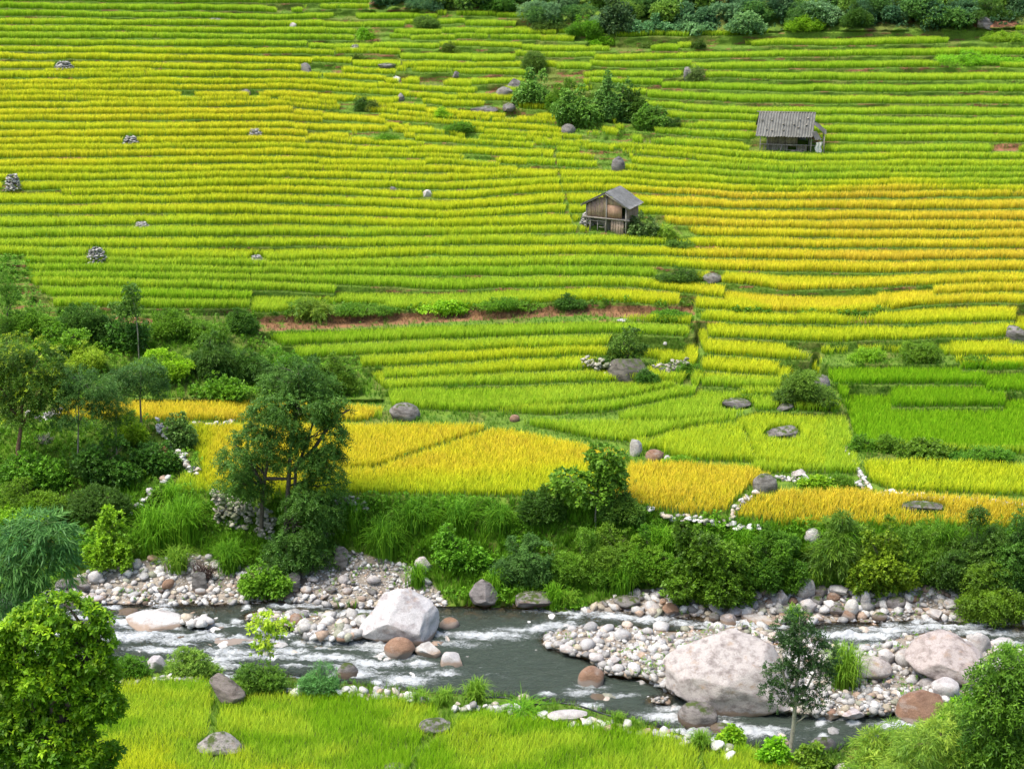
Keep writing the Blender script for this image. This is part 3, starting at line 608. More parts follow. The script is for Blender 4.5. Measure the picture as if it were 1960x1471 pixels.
def crown(lobes, style, cols, r, mpp, dens=1.0, gaps=.35, leaf=1.0, tip=None, tipf=0.0):
    """lobes: (x,y,z,rx,ry,rz) in metres. sprays sit through each lobe's outer volume, with noisy holes"""
    s = dict(ST[style]); s['L'] *= leaf; s['axis'] *= leaf; PP = []; DD = []; CC = []
    cols = [np.array(c_) * np.array([1.35, 1.18, 1.0]) for c_ in cols]; foot = s['L'] * s['L'] * s['lw'] * .5 * s['k']
    for (x, y, z, rx, ry, rz) in lobes:
        area = math.pi * rx * rz * 2.2; n = int(area / foot * 2.4 * dens) + 8
        d = r.normal(0, 1, (n, 3)); d /= np.linalg.norm(d, axis=1, keepdims=True); rad = r.uniform(.35, 1.0, (n, 1)) ** .45
        bump = .42 + .95 * fbm(d[:, :1] * 2.6 + x * 3, d[:, 2:] * 2.6 + z * 3 + d[:, 1:2], 3)
        p = d * rad * bump * np.array([rx, ry, rz]) + np.array([x, y, z])
        g_ = fbm(p[:, 0] / .55 + 7, p[:, 2] / .42 + p[:, 1] / .7, 2); ok = g_ > gaps * .95 - .02
        lobe_c = r.uniform(0, 1); m = np.clip(.5 * lobe_c + .5 * fbm(p[:, 0] / .8, p[:, 1] / .8 + p[:, 2] / .6, 2) + r.normal(0, .15, n), 0, 1)
        c = np.array(cols[0]) * (1 - m[:, None]) + np.array(cols[1]) * m[:, None]
        if tip is not None:      # young shoots at the outer, upper side of the crown have their own colour
            q = (rad[:, 0] > .8) & (d[:, 2] > .0) & (r.uniform(0, 1, n) < tipf); c[q] = np.array(tip) * r.uniform(.7, 1.2, (q.sum(), 1))
        dd = d + np.array([0, 0, .25]) + r.normal(0, .45, (n, 3)); PP.append(p[ok]); DD.append(dd[ok]); CC.append(c[ok])
    return sprays(np.concatenate(PP), np.concatenate(DD), s['k'], s['L'], s['lw'], s['axis'], s['droop'], s['spread'], r, np.concatenate(CC))
def tube(pts, rad, sides=7, wob=0.0, r=None):
    pts = np.array(pts, float); n = len(pts); V_ = []
    for i in range(n):
        t = pts[min(i + 1, n - 1)] - pts[max(i - 1, 0)]; t /= np.linalg.norm(t) + 1e-9
        a = np.cross(t, [0.3, 1, .1]); a /= np.linalg.norm(a) + 1e-9; b = np.cross(t, a)
        for k in range(sides):
            an = 2 * math.pi * k / sides; q = rad[i] * (1 + (r.uniform(-wob, wob) if r is not None else 0)); V_.append(pts[i] + a * math.cos(an) * q + b * math.sin(an) * q)
    Q = [(i * sides + k, i * sides + (k + 1) % sides, (i + 1) * sides + (k + 1) % sides, (i + 1) * sides + k) for i in range(n - 1) for k in range(sides)]
    V_.append(pts[-1]); T_ = [((n - 1) * sides + k, (n - 1) * sides + (k + 1) % sides, len(V_) - 1) for k in range(sides)]
    return np.array(V_), Q, T_
def curve_pts(a, b, n, sag, r, wob=.08):
    a = np.array(a, float); b = np.array(b, float); L = np.linalg.norm(b - a); out = []
    off = r.normal(0, wob * L, 3)
    for i in range(n):
        f = i / (n - 1); p = a * (1 - f) + b * f + off * math.sin(math.pi * f); p[2] += sag * L * math.sin(math.pi * f); out.append(p)
    return out
def branches(paths, name, parent, col, r, sides=7):
    VV = []; QQ = []; TT = []; off = 0
    for pts, rad in paths:
        v, q, t = tube(pts, rad, sides, .12, r); VV.append(v); QQ += [tuple(i + off for i in f) for f in q]; TT += [tuple(i + off for i in f) for f in t]; off += len(v)
    v = np.concatenate(VV); c = np.array(col) * r.uniform(.75, 1.2, (len(v), 1))
    return link(name, mesh_np(name, v, tris=TT, quads=QQ, col=c, mat=M_BARK, smooth=True), parent)
def zat(x, y):
    z = 3.0
    for _ in range(25):
        t = y * math.cos(TH) + (H - z) * math.sin(TH); z = .5 * z + .5 * float(samp(Z, 980 + F * x / t, py_of(y, z)))
    return z
def undergrowth(name, label, mask, dens, style, cols, h, seed, leaf=1.0):
    r = np.random.default_rng(seed); jj, ii = np.nonzero(mask & (GX > -180) & (GX < 2160) & (GY > -80) & (GY < 1500)); n = int(len(jj) * 8 * dens); q = r.integers(0, len(jj), n); px = XC[ii[q]] + r.uniform(-2, 2, n); py = YR[jj[q]] + r.uniform(-1, 1, n)
    z = samp(Z, px, py); x, y, z, t = unproj(px, py, z); f = fbm(x / 1.6 + 3, y / 1.2, 3); ok = f > .42; hh = h * np.clip((f - .38) * 3.2, .1, 1.2) * r.uniform(.3, 1, n)
    P = np.stack([x, y, z + hh], -1)[ok]; m = np.clip(f + r.normal(0, .15, n), 0, 1)[ok][:, None]; c = np.array(cols[0]) * (1 - m) + np.array(cols[1]) * m; D = r.normal(0, .6, (len(P), 3)) + np.array([0, -.35, .8]); st = ST[style]
    v, qd, cc = sprays(P, D, st['k'], st['L'] * leaf, st['lw'], st['axis'] * leaf, st['droop'], st['spread'], r, c); return tag(link(name, mesh_np(name, v, quads=qd, col=cc, mat=M_LEAF)), label, 'undergrowth', kind='stuff')
def tree_px(name, label, base, lobes, style, cols, trunks, r0, cat='tree', depth=None, bark=(.16, .12, .085), dens=1., gaps=.35, leaf=1., tip=None, tipf=0, seed=0, thick=.09, group=None, crownname='crown', zoff=0.0):
    """base: pixel of the foot; lobes (px,py,rx,ry[,back]) in pixels of the photograph, at the tree's own distance"""
    r = np.random.default_rng(1000 + seed)
    if depth is None: P0, mpp = gp(*base)
    else:
        v = (base[1] - 735.5) / F; mpp = depth / F; yy = depth * (math.cos(TH) - v * math.sin(TH)); xx = depth * (base[0] - 980) / F; P0 = np.array([xx, yy, zat(xx, yy)])
    root = empty(name, P0, label=label, cat=cat, group=group)
    dep = P0[1] * math.cos(TH) + (H - P0[2]) * math.sin(TH)
    def loc(px, py, back=0):    # a point straight above the foot's distance
        Yw = P0[1] + back; v = (py - 735.5) / F; t = Yw / (math.cos(TH) - v * math.sin(TH)); return np.array([t * (px - 980) / F - P0[0], back, H - t * (math.sin(TH) + v * math.cos(TH)) - P0[2]])
    LB = []
    for l in lobes:
        bk = l[4] * mpp if len(l) > 4 else r.uniform(-.35, .35) * l[2] * mpp; c = loc(l[0], l[1], bk); LB.append((*c, l[2] * mpp, l[2] * mpp * .85, l[3] * mpp))
    v, q, c = crown(LB, style, cols, r, mpp, dens, gaps, leaf, tip, tipf)
    link(crownname, mesh_np(crownname, v, quads=q, col=c, mat=M_LEAF), root)
    if trunks:
        paths = []
        for tr in trunks:     # list of pixel points from the foot up
            pts = [loc(a, b, 0) for a, b in tr]
            if tr is trunks[0]: pts[0] = np.array([pts[0][0], 0, min(pts[0][2], 0) - .15])
            n = len(pts); paths.append((pts, [r0 * (1 - .6 * i / max(n - 1, 1)) * (1.0 if tr is trunks[0] else .75) for i in range(n)]))
        main = np.array(paths[0][0]); mains = np.concatenate([np.array(p[0]) for p in paths])
        for l in LB:
            c = np.array(l[:3]); cand = [p for p in mains if p[2] < c[2] + .1]; s_ = min(cand or [main[-1]], key=lambda p: np.linalg.norm(p - c) - .3 * p[2])
            e = c + np.array([0, 0, l[5] * .3]); paths.append((curve_pts(s_, e, 5, .05, r), [r0 * .38, r0 * .3, r0 * .22, r0 * .15, r0 * .08]))
            for _ in range(3):
                d = r.normal(0, 1, 3); d /= np.linalg.norm(d); e2 = c + d * np.array(l[3:6]) * .8; paths.append((curve_pts(c * .6 + s_ * .4, e2, 4, .03, r), [r0 * .2, r0 * .15, r0 * .1, r0 * .05]))
        branches(paths, 'trunk', root, bark, r)
    return root
def shrub(px, py, w_, h_, style, cols, label, name='shrub', cat='shrub', n=6, seed=None, **k):
    seed = seed if seed is not None else int(px * 7 + py); r = np.random.default_rng(seed); lb = []; skew = r.uniform(-.5, .5)
    for i in range(n + 4):      # an untidy mound: lobes of unequal size, some sprouting well above or beside the rest
        a = r.uniform(-1, 1); top = h_ * (1.0 - .5 * (a - skew * .4) ** 2) * r.uniform(.45, 1.0); k_ = r.uniform(.12, .27)
        lb.append((px + a * w_ * .42, py - top * r.uniform(.55, .8), w_ * k_, min(top * .36, w_ * k_ * r.uniform(.7, 1.4)), r.uniform(-.2, .25) * w_))
    for i in range(n - 1): a = (i + .5) / (n - 1) * 2 - 1; lb.append((px + a * w_ * .4, py - h_ * r.uniform(.14, .3), w_ * .19, h_ * .24, r.uniform(-.25, .1) * w_))
    for i in range(3): a = r.uniform(-.8, .8); lb.append((px + a * w_ * .45, py - h_ * r.uniform(.8, 1.0) * (1 - .3 * a * a), w_ * .07, h_ * .14, r.uniform(-.1, .1) * w_))
    c2 = [tuple(np.clip(np.array(c) * r.uniform(.85, 1.15, 3), 0, 1)) for c in cols]
    return tree_px(name, label, (px, py), lb, style, c2, [[(px, py), (px + r.uniform(-4, 4), py - h_ * .4)]], .04, cat=cat, seed=seed, **k)
def grass_clump(px, py, w_, h_, cols, label, n=260, name='grass_clump', cat='grass clump', wid=.022, arch=.55, seed=None, upright=1.0):
    seed = seed if seed is not None else int(px * 3 + py * 5); r = np.random.default_rng(seed); P0, mpp = gp(px, py); Rr = w_ * mpp / 2; Hm = h_ * mpp * 1.05
    V_ = []; T_ = []; C_ = []; segs = 5
    for b in range(n):
        az = r.uniform(0, 6.283); out = np.array([math.cos(az), math.sin(az), 0.]); base = np.array([r.normal(0, .3), r.normal(0, .3), 0]) * Rr * .7; base[2] = -.05
        reach = Rr * r.uniform(.15, 1.05); hh = Hm * r.uniform(.45, 1.0); side = np.array([-out[1], out[0], 0]); o = len(V_); col = np.array(cols[0]) + (np.array(cols[1]) - np.array(cols[0])) * r.uniform(0, 1)
        for s in range(segs + 1):
            f = s / segs; z_ = hh * (1.75 * f - .95 * f * f * (1 + arch * .5 * reach / Rr)) / .85; p = base + out * reach * f ** 1.5 + np.array([0, 0, max(z_, -.1)]); ww = wid * (1 - f * .85)
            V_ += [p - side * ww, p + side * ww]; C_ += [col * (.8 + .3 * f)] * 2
            if s: a = o + 2 * (s - 1); T_ += [(a, a + 1, a + 3, a + 2)]
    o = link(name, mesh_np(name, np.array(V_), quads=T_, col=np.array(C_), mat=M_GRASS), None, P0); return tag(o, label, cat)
# ------------------------------------------------------------------ stones
def ico(sub):
    b = bmesh.new(); bmesh.ops.create_icosphere(b, subdivisions=sub, radius=1.0); v = np.array([x.co[:] for x in b.verts]); f = np.array([[x.index for x in q.verts] for q in b.faces]); b.free(); return v, f
ICO = {s: ico(s) for s in (1, 2, 3, 4, 5)}
def rock_verts(seed, sub=4, cuts=9, ang=.7, rough=.10):
    """a boulder: a ball cut by a few planes, then worn and pitted"""
    r = np.random.default_rng(seed); v = ICO[sub][0].copy()
    for i in range(cuts):
        d = r.normal(0, 1, 3); d[2] *= .8; d /= np.linalg.norm(d); h = r.uniform(.48, .86) if ang > .9 else r.uniform(.72, .96); q = v @ d - h; m = q > 0
        v[m] -= np.outer(q[m] * ang, d)
    for fr, am in ((1.7, .55), (3.6, .35), (8, .22), (17, .12)):
        a = r.normal(0, 1, (4, 3)); a /= np.linalg.norm(a, axis=1, keepdims=True); ph = r.uniform(0, 6.28, 4)
        s = sum(np.sin(fr * (v @ a[i]) * 1.5 + ph[i] + 1.5 * np.sin(fr * .6 * (v @ a[(i + 1) % 4]))) for i in range(4)) / 4
        v = v * (1 + rough * am * 2 * s)[:, None]
    return v
ROCKS = {}
def rock_mesh(kind, seed, sub=3):
    key = (kind, seed, sub)
    if key not in ROCKS:
        ang, rough, cuts = {'round': (.8, .06, 7), 'ang': (1.0, .05, 15), 'flat': (1.0, .05, 12)}[kind]
        v = rock_verts(seed, sub, cuts, ang, rough); lo, hi = v.min(0), v.max(0); v = (v - (lo + hi) / 2) / ((hi - lo) / 2)
        ROCKS[key] = v
    return ROCKS[key]
MATS = {'W': M_WHITE, 'G': M_GREY, 'R': M_RUST, 'P': M_PINK}
def outline_rock(P_, faces, seed, sub=5, rough=.035):
    """boulder whose front outline follows a traced shape, given real depth, split faces and wear"""
    p = np.array(P_, float); x0, x1 = p[:, 0].min(), p[:, 0].max(); y0, y1 = p[:, 1].min(), p[:, 1].max(); p = np.stack([(p[:, 0] - (x0 + x1) / 2) / ((x1 - x0) / 2), -(p[:, 1] - (y0 + y1) / 2) / ((y1 - y0) / 2)], 1)
    v = ICO[sub][0].copy(); ph = np.arctan2(v[:, 2], v[:, 0]); d = np.stack([np.cos(ph), np.sin(ph)], 1); rho = np.full(len(v), .2)
    for a, b in zip(p, np.roll(p, -1, 0)):
        e = b - a; den = d[:, 0] * e[1] - d[:, 1] * e[0]; den = np.where(abs(den) < 1e-9, 1e-9, den); t_ = (a[0] * e[1] - a[1] * e[0]) / den; u_ = (a[0] * d[:, 1] - a[1] * d[:, 0]) / den
        ok = (t_ > 0) & (u_ >= -1e-6) & (u_ <= 1 + 1e-6); rho = np.where(ok, np.maximum(rho, t_), rho)
    v[:, 0] *= rho; v[:, 2] *= rho
    for n_, h_ in faces:
        n_ = np.array(n_, float); n_ /= np.linalg.norm(n_); q = v @ n_ - h_; m = q > 0; v[m] -= np.outer(q[m] * .92, n_)
    r = np.random.default_rng(seed)
    for fr, am in ((2.2, .6), (4.6, .5), (9.5, .34), (19, .22), (38, .13)):
        a = r.normal(0, 1, (4, 3)); a /= np.linalg.norm(a, axis=1, keepdims=True); f_ = r.uniform(0, 6.28, 4); s_ = sum(np.sin(fr * (v @ a[i]) + f_[i] + 1.8 * np.sin(fr * .5 * (v @ a[(i + 1) % 4]))) for i in range(4)) / 4
        v = v * (1 + rough * am * 2 * s_)[:, None]
    return v
def rock(px, py, w_, h_, m, label, kind='ang', name='boulder', cat='boulder', tint=None, sub=3, group=None, depth=.8, sink=.18, seed=None, rz=None, dz=0.0, shape=None):
    shape_w = w_; seed = seed if seed is not None else int(px * 13 + py * 7) % 997; r = np.random.default_rng(seed)
    if shape is not None: sink = .04
    dl = math.atan(float(tan_dep(py))); hp_ = h_ / 2; Dp = min(depth * w_ / 2, .80 * hp_ / math.sin(dl)); Hc = math.sqrt(hp_ ** 2 - (Dp * math.sin(dl)) ** 2) / math.cos(dl) / (1 - .5 * sink)
    P0, mpp = gp(px, py - hp_ + Hc * (1 - 2 * sink) * math.cos(dl))
    if WINp(px, py): P0[2] = max(P0[2], -.25); WET.append((px, py - h_ * .1, w_))
    v = shape if shape is not None else rock_mesh(kind, seed % 23, sub if w_ < 60 else (4 if w_ < 140 else 5)).copy()
    if shape is not None: w_ = max(w_, 141)
    W = (w_ if shape is None else shape_w) * mpp / 2; D_ = Dp * mpp; Hh = Hc * mpp + dz / 2
    me_v = v * np.array([W, D_, Hh]); a = rz if rz is not None else r.uniform(-.35, .35); c, s = math.cos(a), math.sin(a)
    me_v = np.stack([me_v[:, 0] * c - me_v[:, 1] * s, me_v[:, 0] * s + me_v[:, 1] * c, me_v[:, 2] + Hh * (1 - 2 * sink)], -1)
    me = mesh_np(name, me_v, tris=ICO[sub if w_ < 60 else (4 if w_ < 140 else 5)][1], mat=MATS[m], smooth=True)
    me.set_sharp_from_angle(angle=R(38)) if hasattr(me, 'set_sharp_from_angle') else None
    o = link(name, me, None, P0); t = tint or tuple(r.uniform(.88, 1.08) * np.array([1, r.uniform(.96, 1.0), r.uniform(.93, 1.0)]))
    o.color = (*t, 1); return tag(o, label, cat, group)
WET = []
def WINp(px, py): return bool(nearest(WIN, px, py)) and not bool(nearest(BAR, px, py))
def stone_soup(name, label, pts, sizes, cols, cat, kind=None, parent=None, flat=.72, seed=0, sub=1, loc=None, mat=None):
    """many stones in one mesh (gravel, or the stones of one dry wall or cairn)"""
    r = np.random.default_rng(seed); bv, bf = ICO[sub]; n = len(pts); tv = []
    for i in range(8):
        v = rock_verts(900 + i, sub, 11, 1.0, .05); tv.append(v)
    pick = r.integers(0, 8, n); B = np.stack(tv)[pick]; S = np.stack([sizes * r.uniform(.75, 1.35, n), sizes * r.uniform(.75, 1.3, n), sizes * r.uniform(.6, 1.1, n) * flat], -1)
    a = r.uniform(0, 6.28, n); c, s = np.cos(a)[:, None], np.sin(a)[:, None]; B = B * S[:, None, :] * .5
    tl = r.normal(0, .25, n)[:, None]; x = B[..., 0] * c - B[..., 1] * s; y = B[..., 0] * s + B[..., 1] * c; z = B[..., 2] + x * tl
    v = np.stack([x, y, z], -1) + pts[:, None, :]; f = (bf[None] + (np.arange(n) * len(bv))[:, None, None]).reshape(-1, 3)
    cc = np.repeat(cols, len(bv), 0)
    me = mesh_np(name, v.reshape(-1, 3), tris=f, col=cc, mat=mat or M_STONES, smooth=sub > 1); o = link(name, me, parent, loc)
    if label: tag(o, label, cat, kind=kind)
    return o
PAL_RIVER = np.array([(.58, .56, .52), (.46, .44, .41), (.36, .35, .33), (.54, .46, .38), (.42, .31, .23), (.26, .25, .24), (.66, .64, .61), (.46, .40, .30), (.32, .32, .24)])
PAL_W = np.array([.24, .18, .12, .10, .05, .06, .16, .05, .04])
def pal(n, r, P=PAL_RIVER, Wt=PAL_W):
    return P[r.choice(len(P), n, p=Wt / Wt.sum())] * r.uniform(.8, 1.12, (n, 1))
def gravel(name, label, mask, dens, s0, s1, seed, kmul=1.0, flat=.65):
    r = np.random.default_rng(seed); jj, ii = np.nonzero(mask & (GX > -40) & (GX < 2000)); n = int(len(jj) * 8 * dens); q_ = r.integers(0, len(jj), n); px = XC[ii[q_]] + r.uniform(-2, 2, n); py = YR[jj[q_]] + r.uniform(-1, 1, n); z = samp(Z, px, py); x, y, z, t = unproj(px, py, z)
    s = s0 + (s1 - s0) * r.uniform(0, 1, len(px)) ** 4 * 1.25; stone_soup(name, label, np.stack([x, y, z + s * .12], -1), s, pal(len(px), r) * kmul, 'gravel', 'stuff', seed=seed, flat=flat)
fine = poly([(560, 1020), (830, 1060), (830, 1160), (560, 1140)])
gravel('river_gravel', 'fine pale gravel heaped against the bank left of the huge white boulder', GRAV & fine, .055, .10, .34, 31)
gravel('river_gravel', 'pale river pebbles and cobbles on the far left shore', GRAV & ~fine & (GX < 1000), .045, .10, .55, 32)
gravel('river_gravel', 'mossy and pale cobbles piled along the far right shore', GRAV & (GX > 1000), .026, .18, .70, 33, .85)
gravel('river_gravel', 'white pebbles on the low bars in the middle of the river', BAR & (GX > 1000), .050, .09, .55, 34, .88)
gravel('river_gravel', 'small stones breaking the water among the left rapids', (BAR & (GX < 1000)) | (WIN & ~BAR & (band([(300, 1190), (700, 1225)], 34) | band([(420, 1235), (700, 1250)], 14) | band([(330, 1168), (860, 1170)], 9)) & (fbm(GX / 16, GY / 8, 2) > .5)), .022, .22, .85, 35)
gravel('river_gravel', 'wet stones fringing the pebble bars', WIN & ~BAR & (bm_ > .06), .030, .16, .75, 38, .85)
gravel('river_gravel', 'orange brown pebbles seen through the shallow water', WIN & ~BAR & (fbm(GX / 30, GY / 12, 2) > .42), .012, .2, .75, 36, .75)
gravel('river_gravel', 'scattered stones just breaking the surface of the river', WIN & ~BAR & (fbm(GX / 24 + 9, GY / 9, 3) > .52) & ~((abs(GX - 1040) < 150) & (abs(GY - 1275) < 40)), .008, .35, 1.1, 37, .95)

# ------------------------------------------------------------------ boulders (foot pixel, width, height in the photograph)
rock(767, 1240, 152, 108, 'W', 'huge smooth white boulder with a brown base standing in the rapids', depth=.8, rz=.05, seed=4,
     shape=outline_rock([(690, 1212), (700, 1200), (712, 1185), (722, 1160), (735, 1143), (762, 1133), (790, 1134), (815, 1148), (838, 1160), (843, 1185), (840, 1220), (825, 1238), (795, 1242), (765, 1232), (715, 1228), (692, 1222)], [((-.55, -.5, .7), .62), ((.15, -.75, .55), .60), ((.9, -.5, .1), .78), ((-.2, -.95, -.25), .74), ((-.8, -.2, .6), .7), ((.5, -.4, .8), .74)], 4, rough=.055))
rock(1392, 1380, 250, 168, 'P', 'enormous pinkish white granite slab in the river left of the slim tree', depth=.75, rz=-.12, seed=11,
     shape=outline_rock([(1268, 1288), (1288, 1262), (1330, 1240), (1365, 1222), (1400, 1210), (1440, 1222), (1480, 1240), (1500, 1285), (1517, 1345), (1490, 1356), (1440, 1372), (1362, 1379), (1330, 1360), (1275, 1330)], [((-.10, -.60, .78), .36), ((.08, -1, -.1), .58), ((-.9, -.5, .2), .74), ((.75, -.5, .4), .62), ((-.6, -.3, .8), .50), ((.3, -.8, .45), .50), ((-.35, -.95, .2), .58)], 11, rough=.045))
rock(1812, 1310, 172, 103, 'P', 'broad rough brownish pink slab on the gravel right of the slim tree', depth=.75, rz=-.3, seed=6, tint=(.86, .80, .78),
     shape=outline_rock([(1727, 1262), (1738, 1240), (1762, 1222), (1790, 1207), (1825, 1214), (1870, 1250), (1897, 1285), (1880, 1304), (1820, 1311), (1780, 1300), (1745, 1288)], [((.35, -.6, .7), .46), ((-.5, -.6, .6), .60), ((0, -.95, .05), .72), ((.7, -.3, .65), .62), ((-.2, -.5, .9), .58)], 6, rough=.05))
rock(421, 1445, 88, 46, 'G', 'pointed light grey boulder in the near rice', depth=.8, rz=.1, seed=9, tint=(1.5, 1.45, 1.4), shape=outline_rock([(377, 1434), (398, 1408), (432, 1400), (450, 1418), (467, 1445), (400, 1450)], [((-.4, -.6, .7), .45), ((.5, -.7, .5), .50), ((0, -1, 0), .7)], 9))
rock(437, 1348, 70, 56, 'G', 'tilted grey brown boulder at the corner of the near fields', depth=.7, rz=-.3, seed=12, tint=(1.0, .9, .85), shape=outline_rock([(401, 1302), (414, 1292), (440, 1304), (472, 1328), (468, 1342), (430, 1350), (410, 1322)], [((.2, -.6, .75), .40), ((-.2, -.9, .1), .60), ((.6, -.4, .7), .55)], 12))
rock(298, 1218, 118, 46, 'W', 'long low pale boulder in the left rapids', depth=.7, rz=-.1, seed=13, shape=outline_rock([(240, 1190), (262, 1177), (310, 1176), (345, 1186), (356, 1196), (335, 1212), (300, 1218), (262, 1206)], [((0, -.5, .85), .50), ((-.5, -.7, .5), .6), ((.5, -.8, .2), .65)], 13))
rock(926, 1162, 58, 54, 'G', 'rounded grey boulder on the far shore below the bank grass', depth=.8, seed=14, tint=(1.15, 1.1, 1.1), shape=outline_rock([(898, 1135), (912, 1116), (924, 1108), (940, 1118), (954, 1140), (948, 1160), (925, 1164), (905, 1155)], [((-.4, -.7, .5), .6), ((.5, -.7, .4), .6)], 14))
rock(1758, 1394, 92, 66, 'R', 'big rounded russet boulder at the water edge near the right bushes', depth=.85, seed=15, rz=.2, tint=(.9, .85, .85), shape=outline_rock([(1715, 1370), (1722, 1345), (1745, 1330), (1775, 1328), (1805, 1340), (1800, 1365), (1770, 1385), (1745, 1394), (1720, 1388)], [((-.5, -.7, .4), .68), ((.3, -.6, .7), .62)], 15))
for a in ((765, 1274, 60, 48, 'R', 'orange brown boulder in front of the huge white one', 'round'), (820, 1272, 52, 34, 'W', 'small white block between the orange and pale pink boulders', 'ang'),
          (866, 1290, 44, 36, 'W', 'pale pinkish boulder at the lower right of the huge white one', 'ang'), (860, 1215, 40, 28, 'R', 'russet boulder touching the right side of the huge white one', 'round'),
          (246, 1190, 42, 20, 'G', 'brown grey rock behind the long low pale boulder', 'flat'), (1131, 1327, 54, 46, 'R', 'single round pinkish orange boulder in calm water', 'round'),
          (1870, 1312, 80, 40, 'W', 'smooth white boulder at the foot of the broad rough slab', 'flat'), (1808, 1338, 54, 40, 'W', 'rounded bluish white boulder above the big russet one', 'round'), (1665, 1302, 84, 46, 'P', 'smooth mauve grey boulder beside the tall river grass', 'round'), (1732, 1277, 40, 34, 'W', 'white boulder behind the two egg shaped ones on the right bar', 'round'), (1697, 1272, 34, 30, 'W', 'pale block just above the mauve boulder', 'ang'),
          (1768, 1292, 46, 30, 'W', 'egg shaped grey white boulder below the broad slab', 'round'), (1872, 1252, 46, 42, 'W', 'tall whitish boulder standing behind the broad slab', 'ang'), (1915, 1242, 52, 24, 'W', 'low white boulder in the rapids at the far right', 'flat'),
          (1022, 1166, 74, 34, 'G', 'flat brown grey boulder under overhanging grass', 'flat'), (1200, 1164, 54, 26, 'G', 'speckled grey boulder on the far shore below the leafy bank', 'round'),
          (1247, 1188, 38, 30, 'P', 'pinkish boulder wet by the foam at the far shore', 'round'), (1283, 1180, 32, 24, 'R', 'orange stone beside the pinkish wet boulder', 'ang'), (385, 1137, 32, 42, 'G', 'upright dark boulder under the dead brush', 'ang'),
          (553, 1136, 46, 38, 'G', 'dark grey boulder beside the green bush on the shingle', 'ang'), (550, 1160, 38, 24, 'G', 'smooth grey boulder at the waterline below the bush', 'round'), (155, 1132, 46, 26, 'G', 'brown grey boulder by the bamboo on the shore', 'ang'),
          (184, 1116, 28, 24, 'W', 'pale round stone above the bamboo side shore', 'round'), (124, 1128, 36, 22, 'G', 'mossy grey stone beneath the bamboo leaves', 'round'), (186, 1154, 30, 16, 'W', 'flat cream stone at the left waterline', 'round'),
          (811, 1102, 34, 36, 'P', 'reddish boulder lodged in the grassy bank', 'ang'), (652, 1094, 32, 48, 'G', 'tall grey rock on the bank below the forked tree', 'ang'), (848, 1088, 22, 26, 'G', 'dark rock half hidden in the bank grass', 'ang'),
          (1540, 1148, 40, 42, 'P', 'dark maroon boulder among the white shore stones', 'round'), (1418, 1178, 48, 22, 'W', 'long white stone under the hanging bush', 'flat'), (1370, 1174, 30, 22, 'W', 'white angular stone below the hanging bush', 'ang'),
          (1367, 1192, 22, 20, 'G', 'greenish round stone standing in the shallows', 'round'), (1395, 1197, 34, 24, 'P', 'pinkish blocky stone in the shallows', 'ang'), (1458, 1196, 80, 24, 'P', 'long low pink and white stone at the far shore', 'flat'),
          (1548, 1174, 34, 28, 'W', 'white boulder right of the slim tree top', 'ang'), (1572, 1148, 32, 26, 'G', 'grey boulder next to the maroon one', 'ang'), (1604, 1138, 36, 18, 'W', 'white slab lying on the shore stones', 'flat'),
          (1605, 1180, 36, 22, 'G', 'brownish grey stone in the right shore pile', 'round'), (1629, 1182, 28, 34, 'W', 'cream upright stone in the right shore pile', 'round'), (1496, 1157, 24, 28, 'W', 'white upright stone left of the maroon boulder', 'ang'),
          (1655, 1166, 20, 34, 'W', 'narrow upright cream stone at the end of the shore pile', 'round'), (1715, 1168, 40, 26, 'G', 'mossy green grey boulder under the dark bushes', 'round'), (1791, 1189, 34, 22, 'W', 'white stone at the water edge below the dark bushes', 'ang'),
          (696, 1192, 40, 20, 'G', 'wet grey rock in the foam left of the huge white boulder', 'round'), (1045, 1200, 42, 12, 'R', 'low orange rock awash in midstream', 'flat'), (455, 1246, 92, 22, 'R', 'long brown rock lying in the left channel', 'flat'),
          (575, 1247, 52, 18, 'P', 'low pinkish rock in the left channel', 'flat'), (612, 1256, 46, 14, 'R', 'flat orange rock right of the low pinkish one', 'flat'), (655, 1228, 30, 16, 'R', 'orange rock behind the left channel rocks', 'round'),
          (665, 1312, 48, 42, 'G', 'dark grey boulder on the near shore by the fern bush', 'round'), (362, 1306, 50, 20, 'W', 'grey and white boulder behind the left near field', 'flat'),
          (301, 1292, 36, 34, 'W', 'white angular rock behind the near shore shrub', 'ang'), (832, 1404, 62, 30, 'G', 'grey boulder on the path between the near fields', 'round'),
          (756, 1478, 42, 20, 'G', 'dark boulder cut by the bottom edge of the picture', 'round'), (1085, 1382, 78, 28, 'W', 'white flat boulder on the near shore beside the hose', 'flat'), (1140, 1352, 48, 22, 'G', 'grey stone behind the white flat boulder', 'round'),
          (1334, 1408, 78, 58, 'G', 'dark grey boulder behind the near grass tuft', 'round'), (1380, 1418, 46, 30, 'G', 'greyish violet stone beside the white water', 'round'), (1575, 1446, 50, 36, 'G', 'mossy grey boulder right of the slim trunk', 'round'),
          (1500, 1440, 22, 26, 'W', 'pale stone left of the slim trunk', 'round'), (1616, 1480, 40, 20, 'P', 'mauve stone at the bottom edge', 'round'), (1660, 1484, 46, 22, 'W', 'speckled stone at the bottom right edge', 'round'),
          (1830, 1442, 36, 10, 'W', 'flat pale stone among the right bushes', 'flat'), (1530, 1356, 24, 18, 'G', 'dark green wet stone behind the slim tree', 'round'), (1590, 1375, 30, 20, 'R', 'reddish wet stone behind the slim tree', 'ang'), (1630, 1373, 46, 18, 'P', 'flat pinkish stone at the end of the pebble bar', 'flat')):
    rock(*a[:6], kind=a[6])
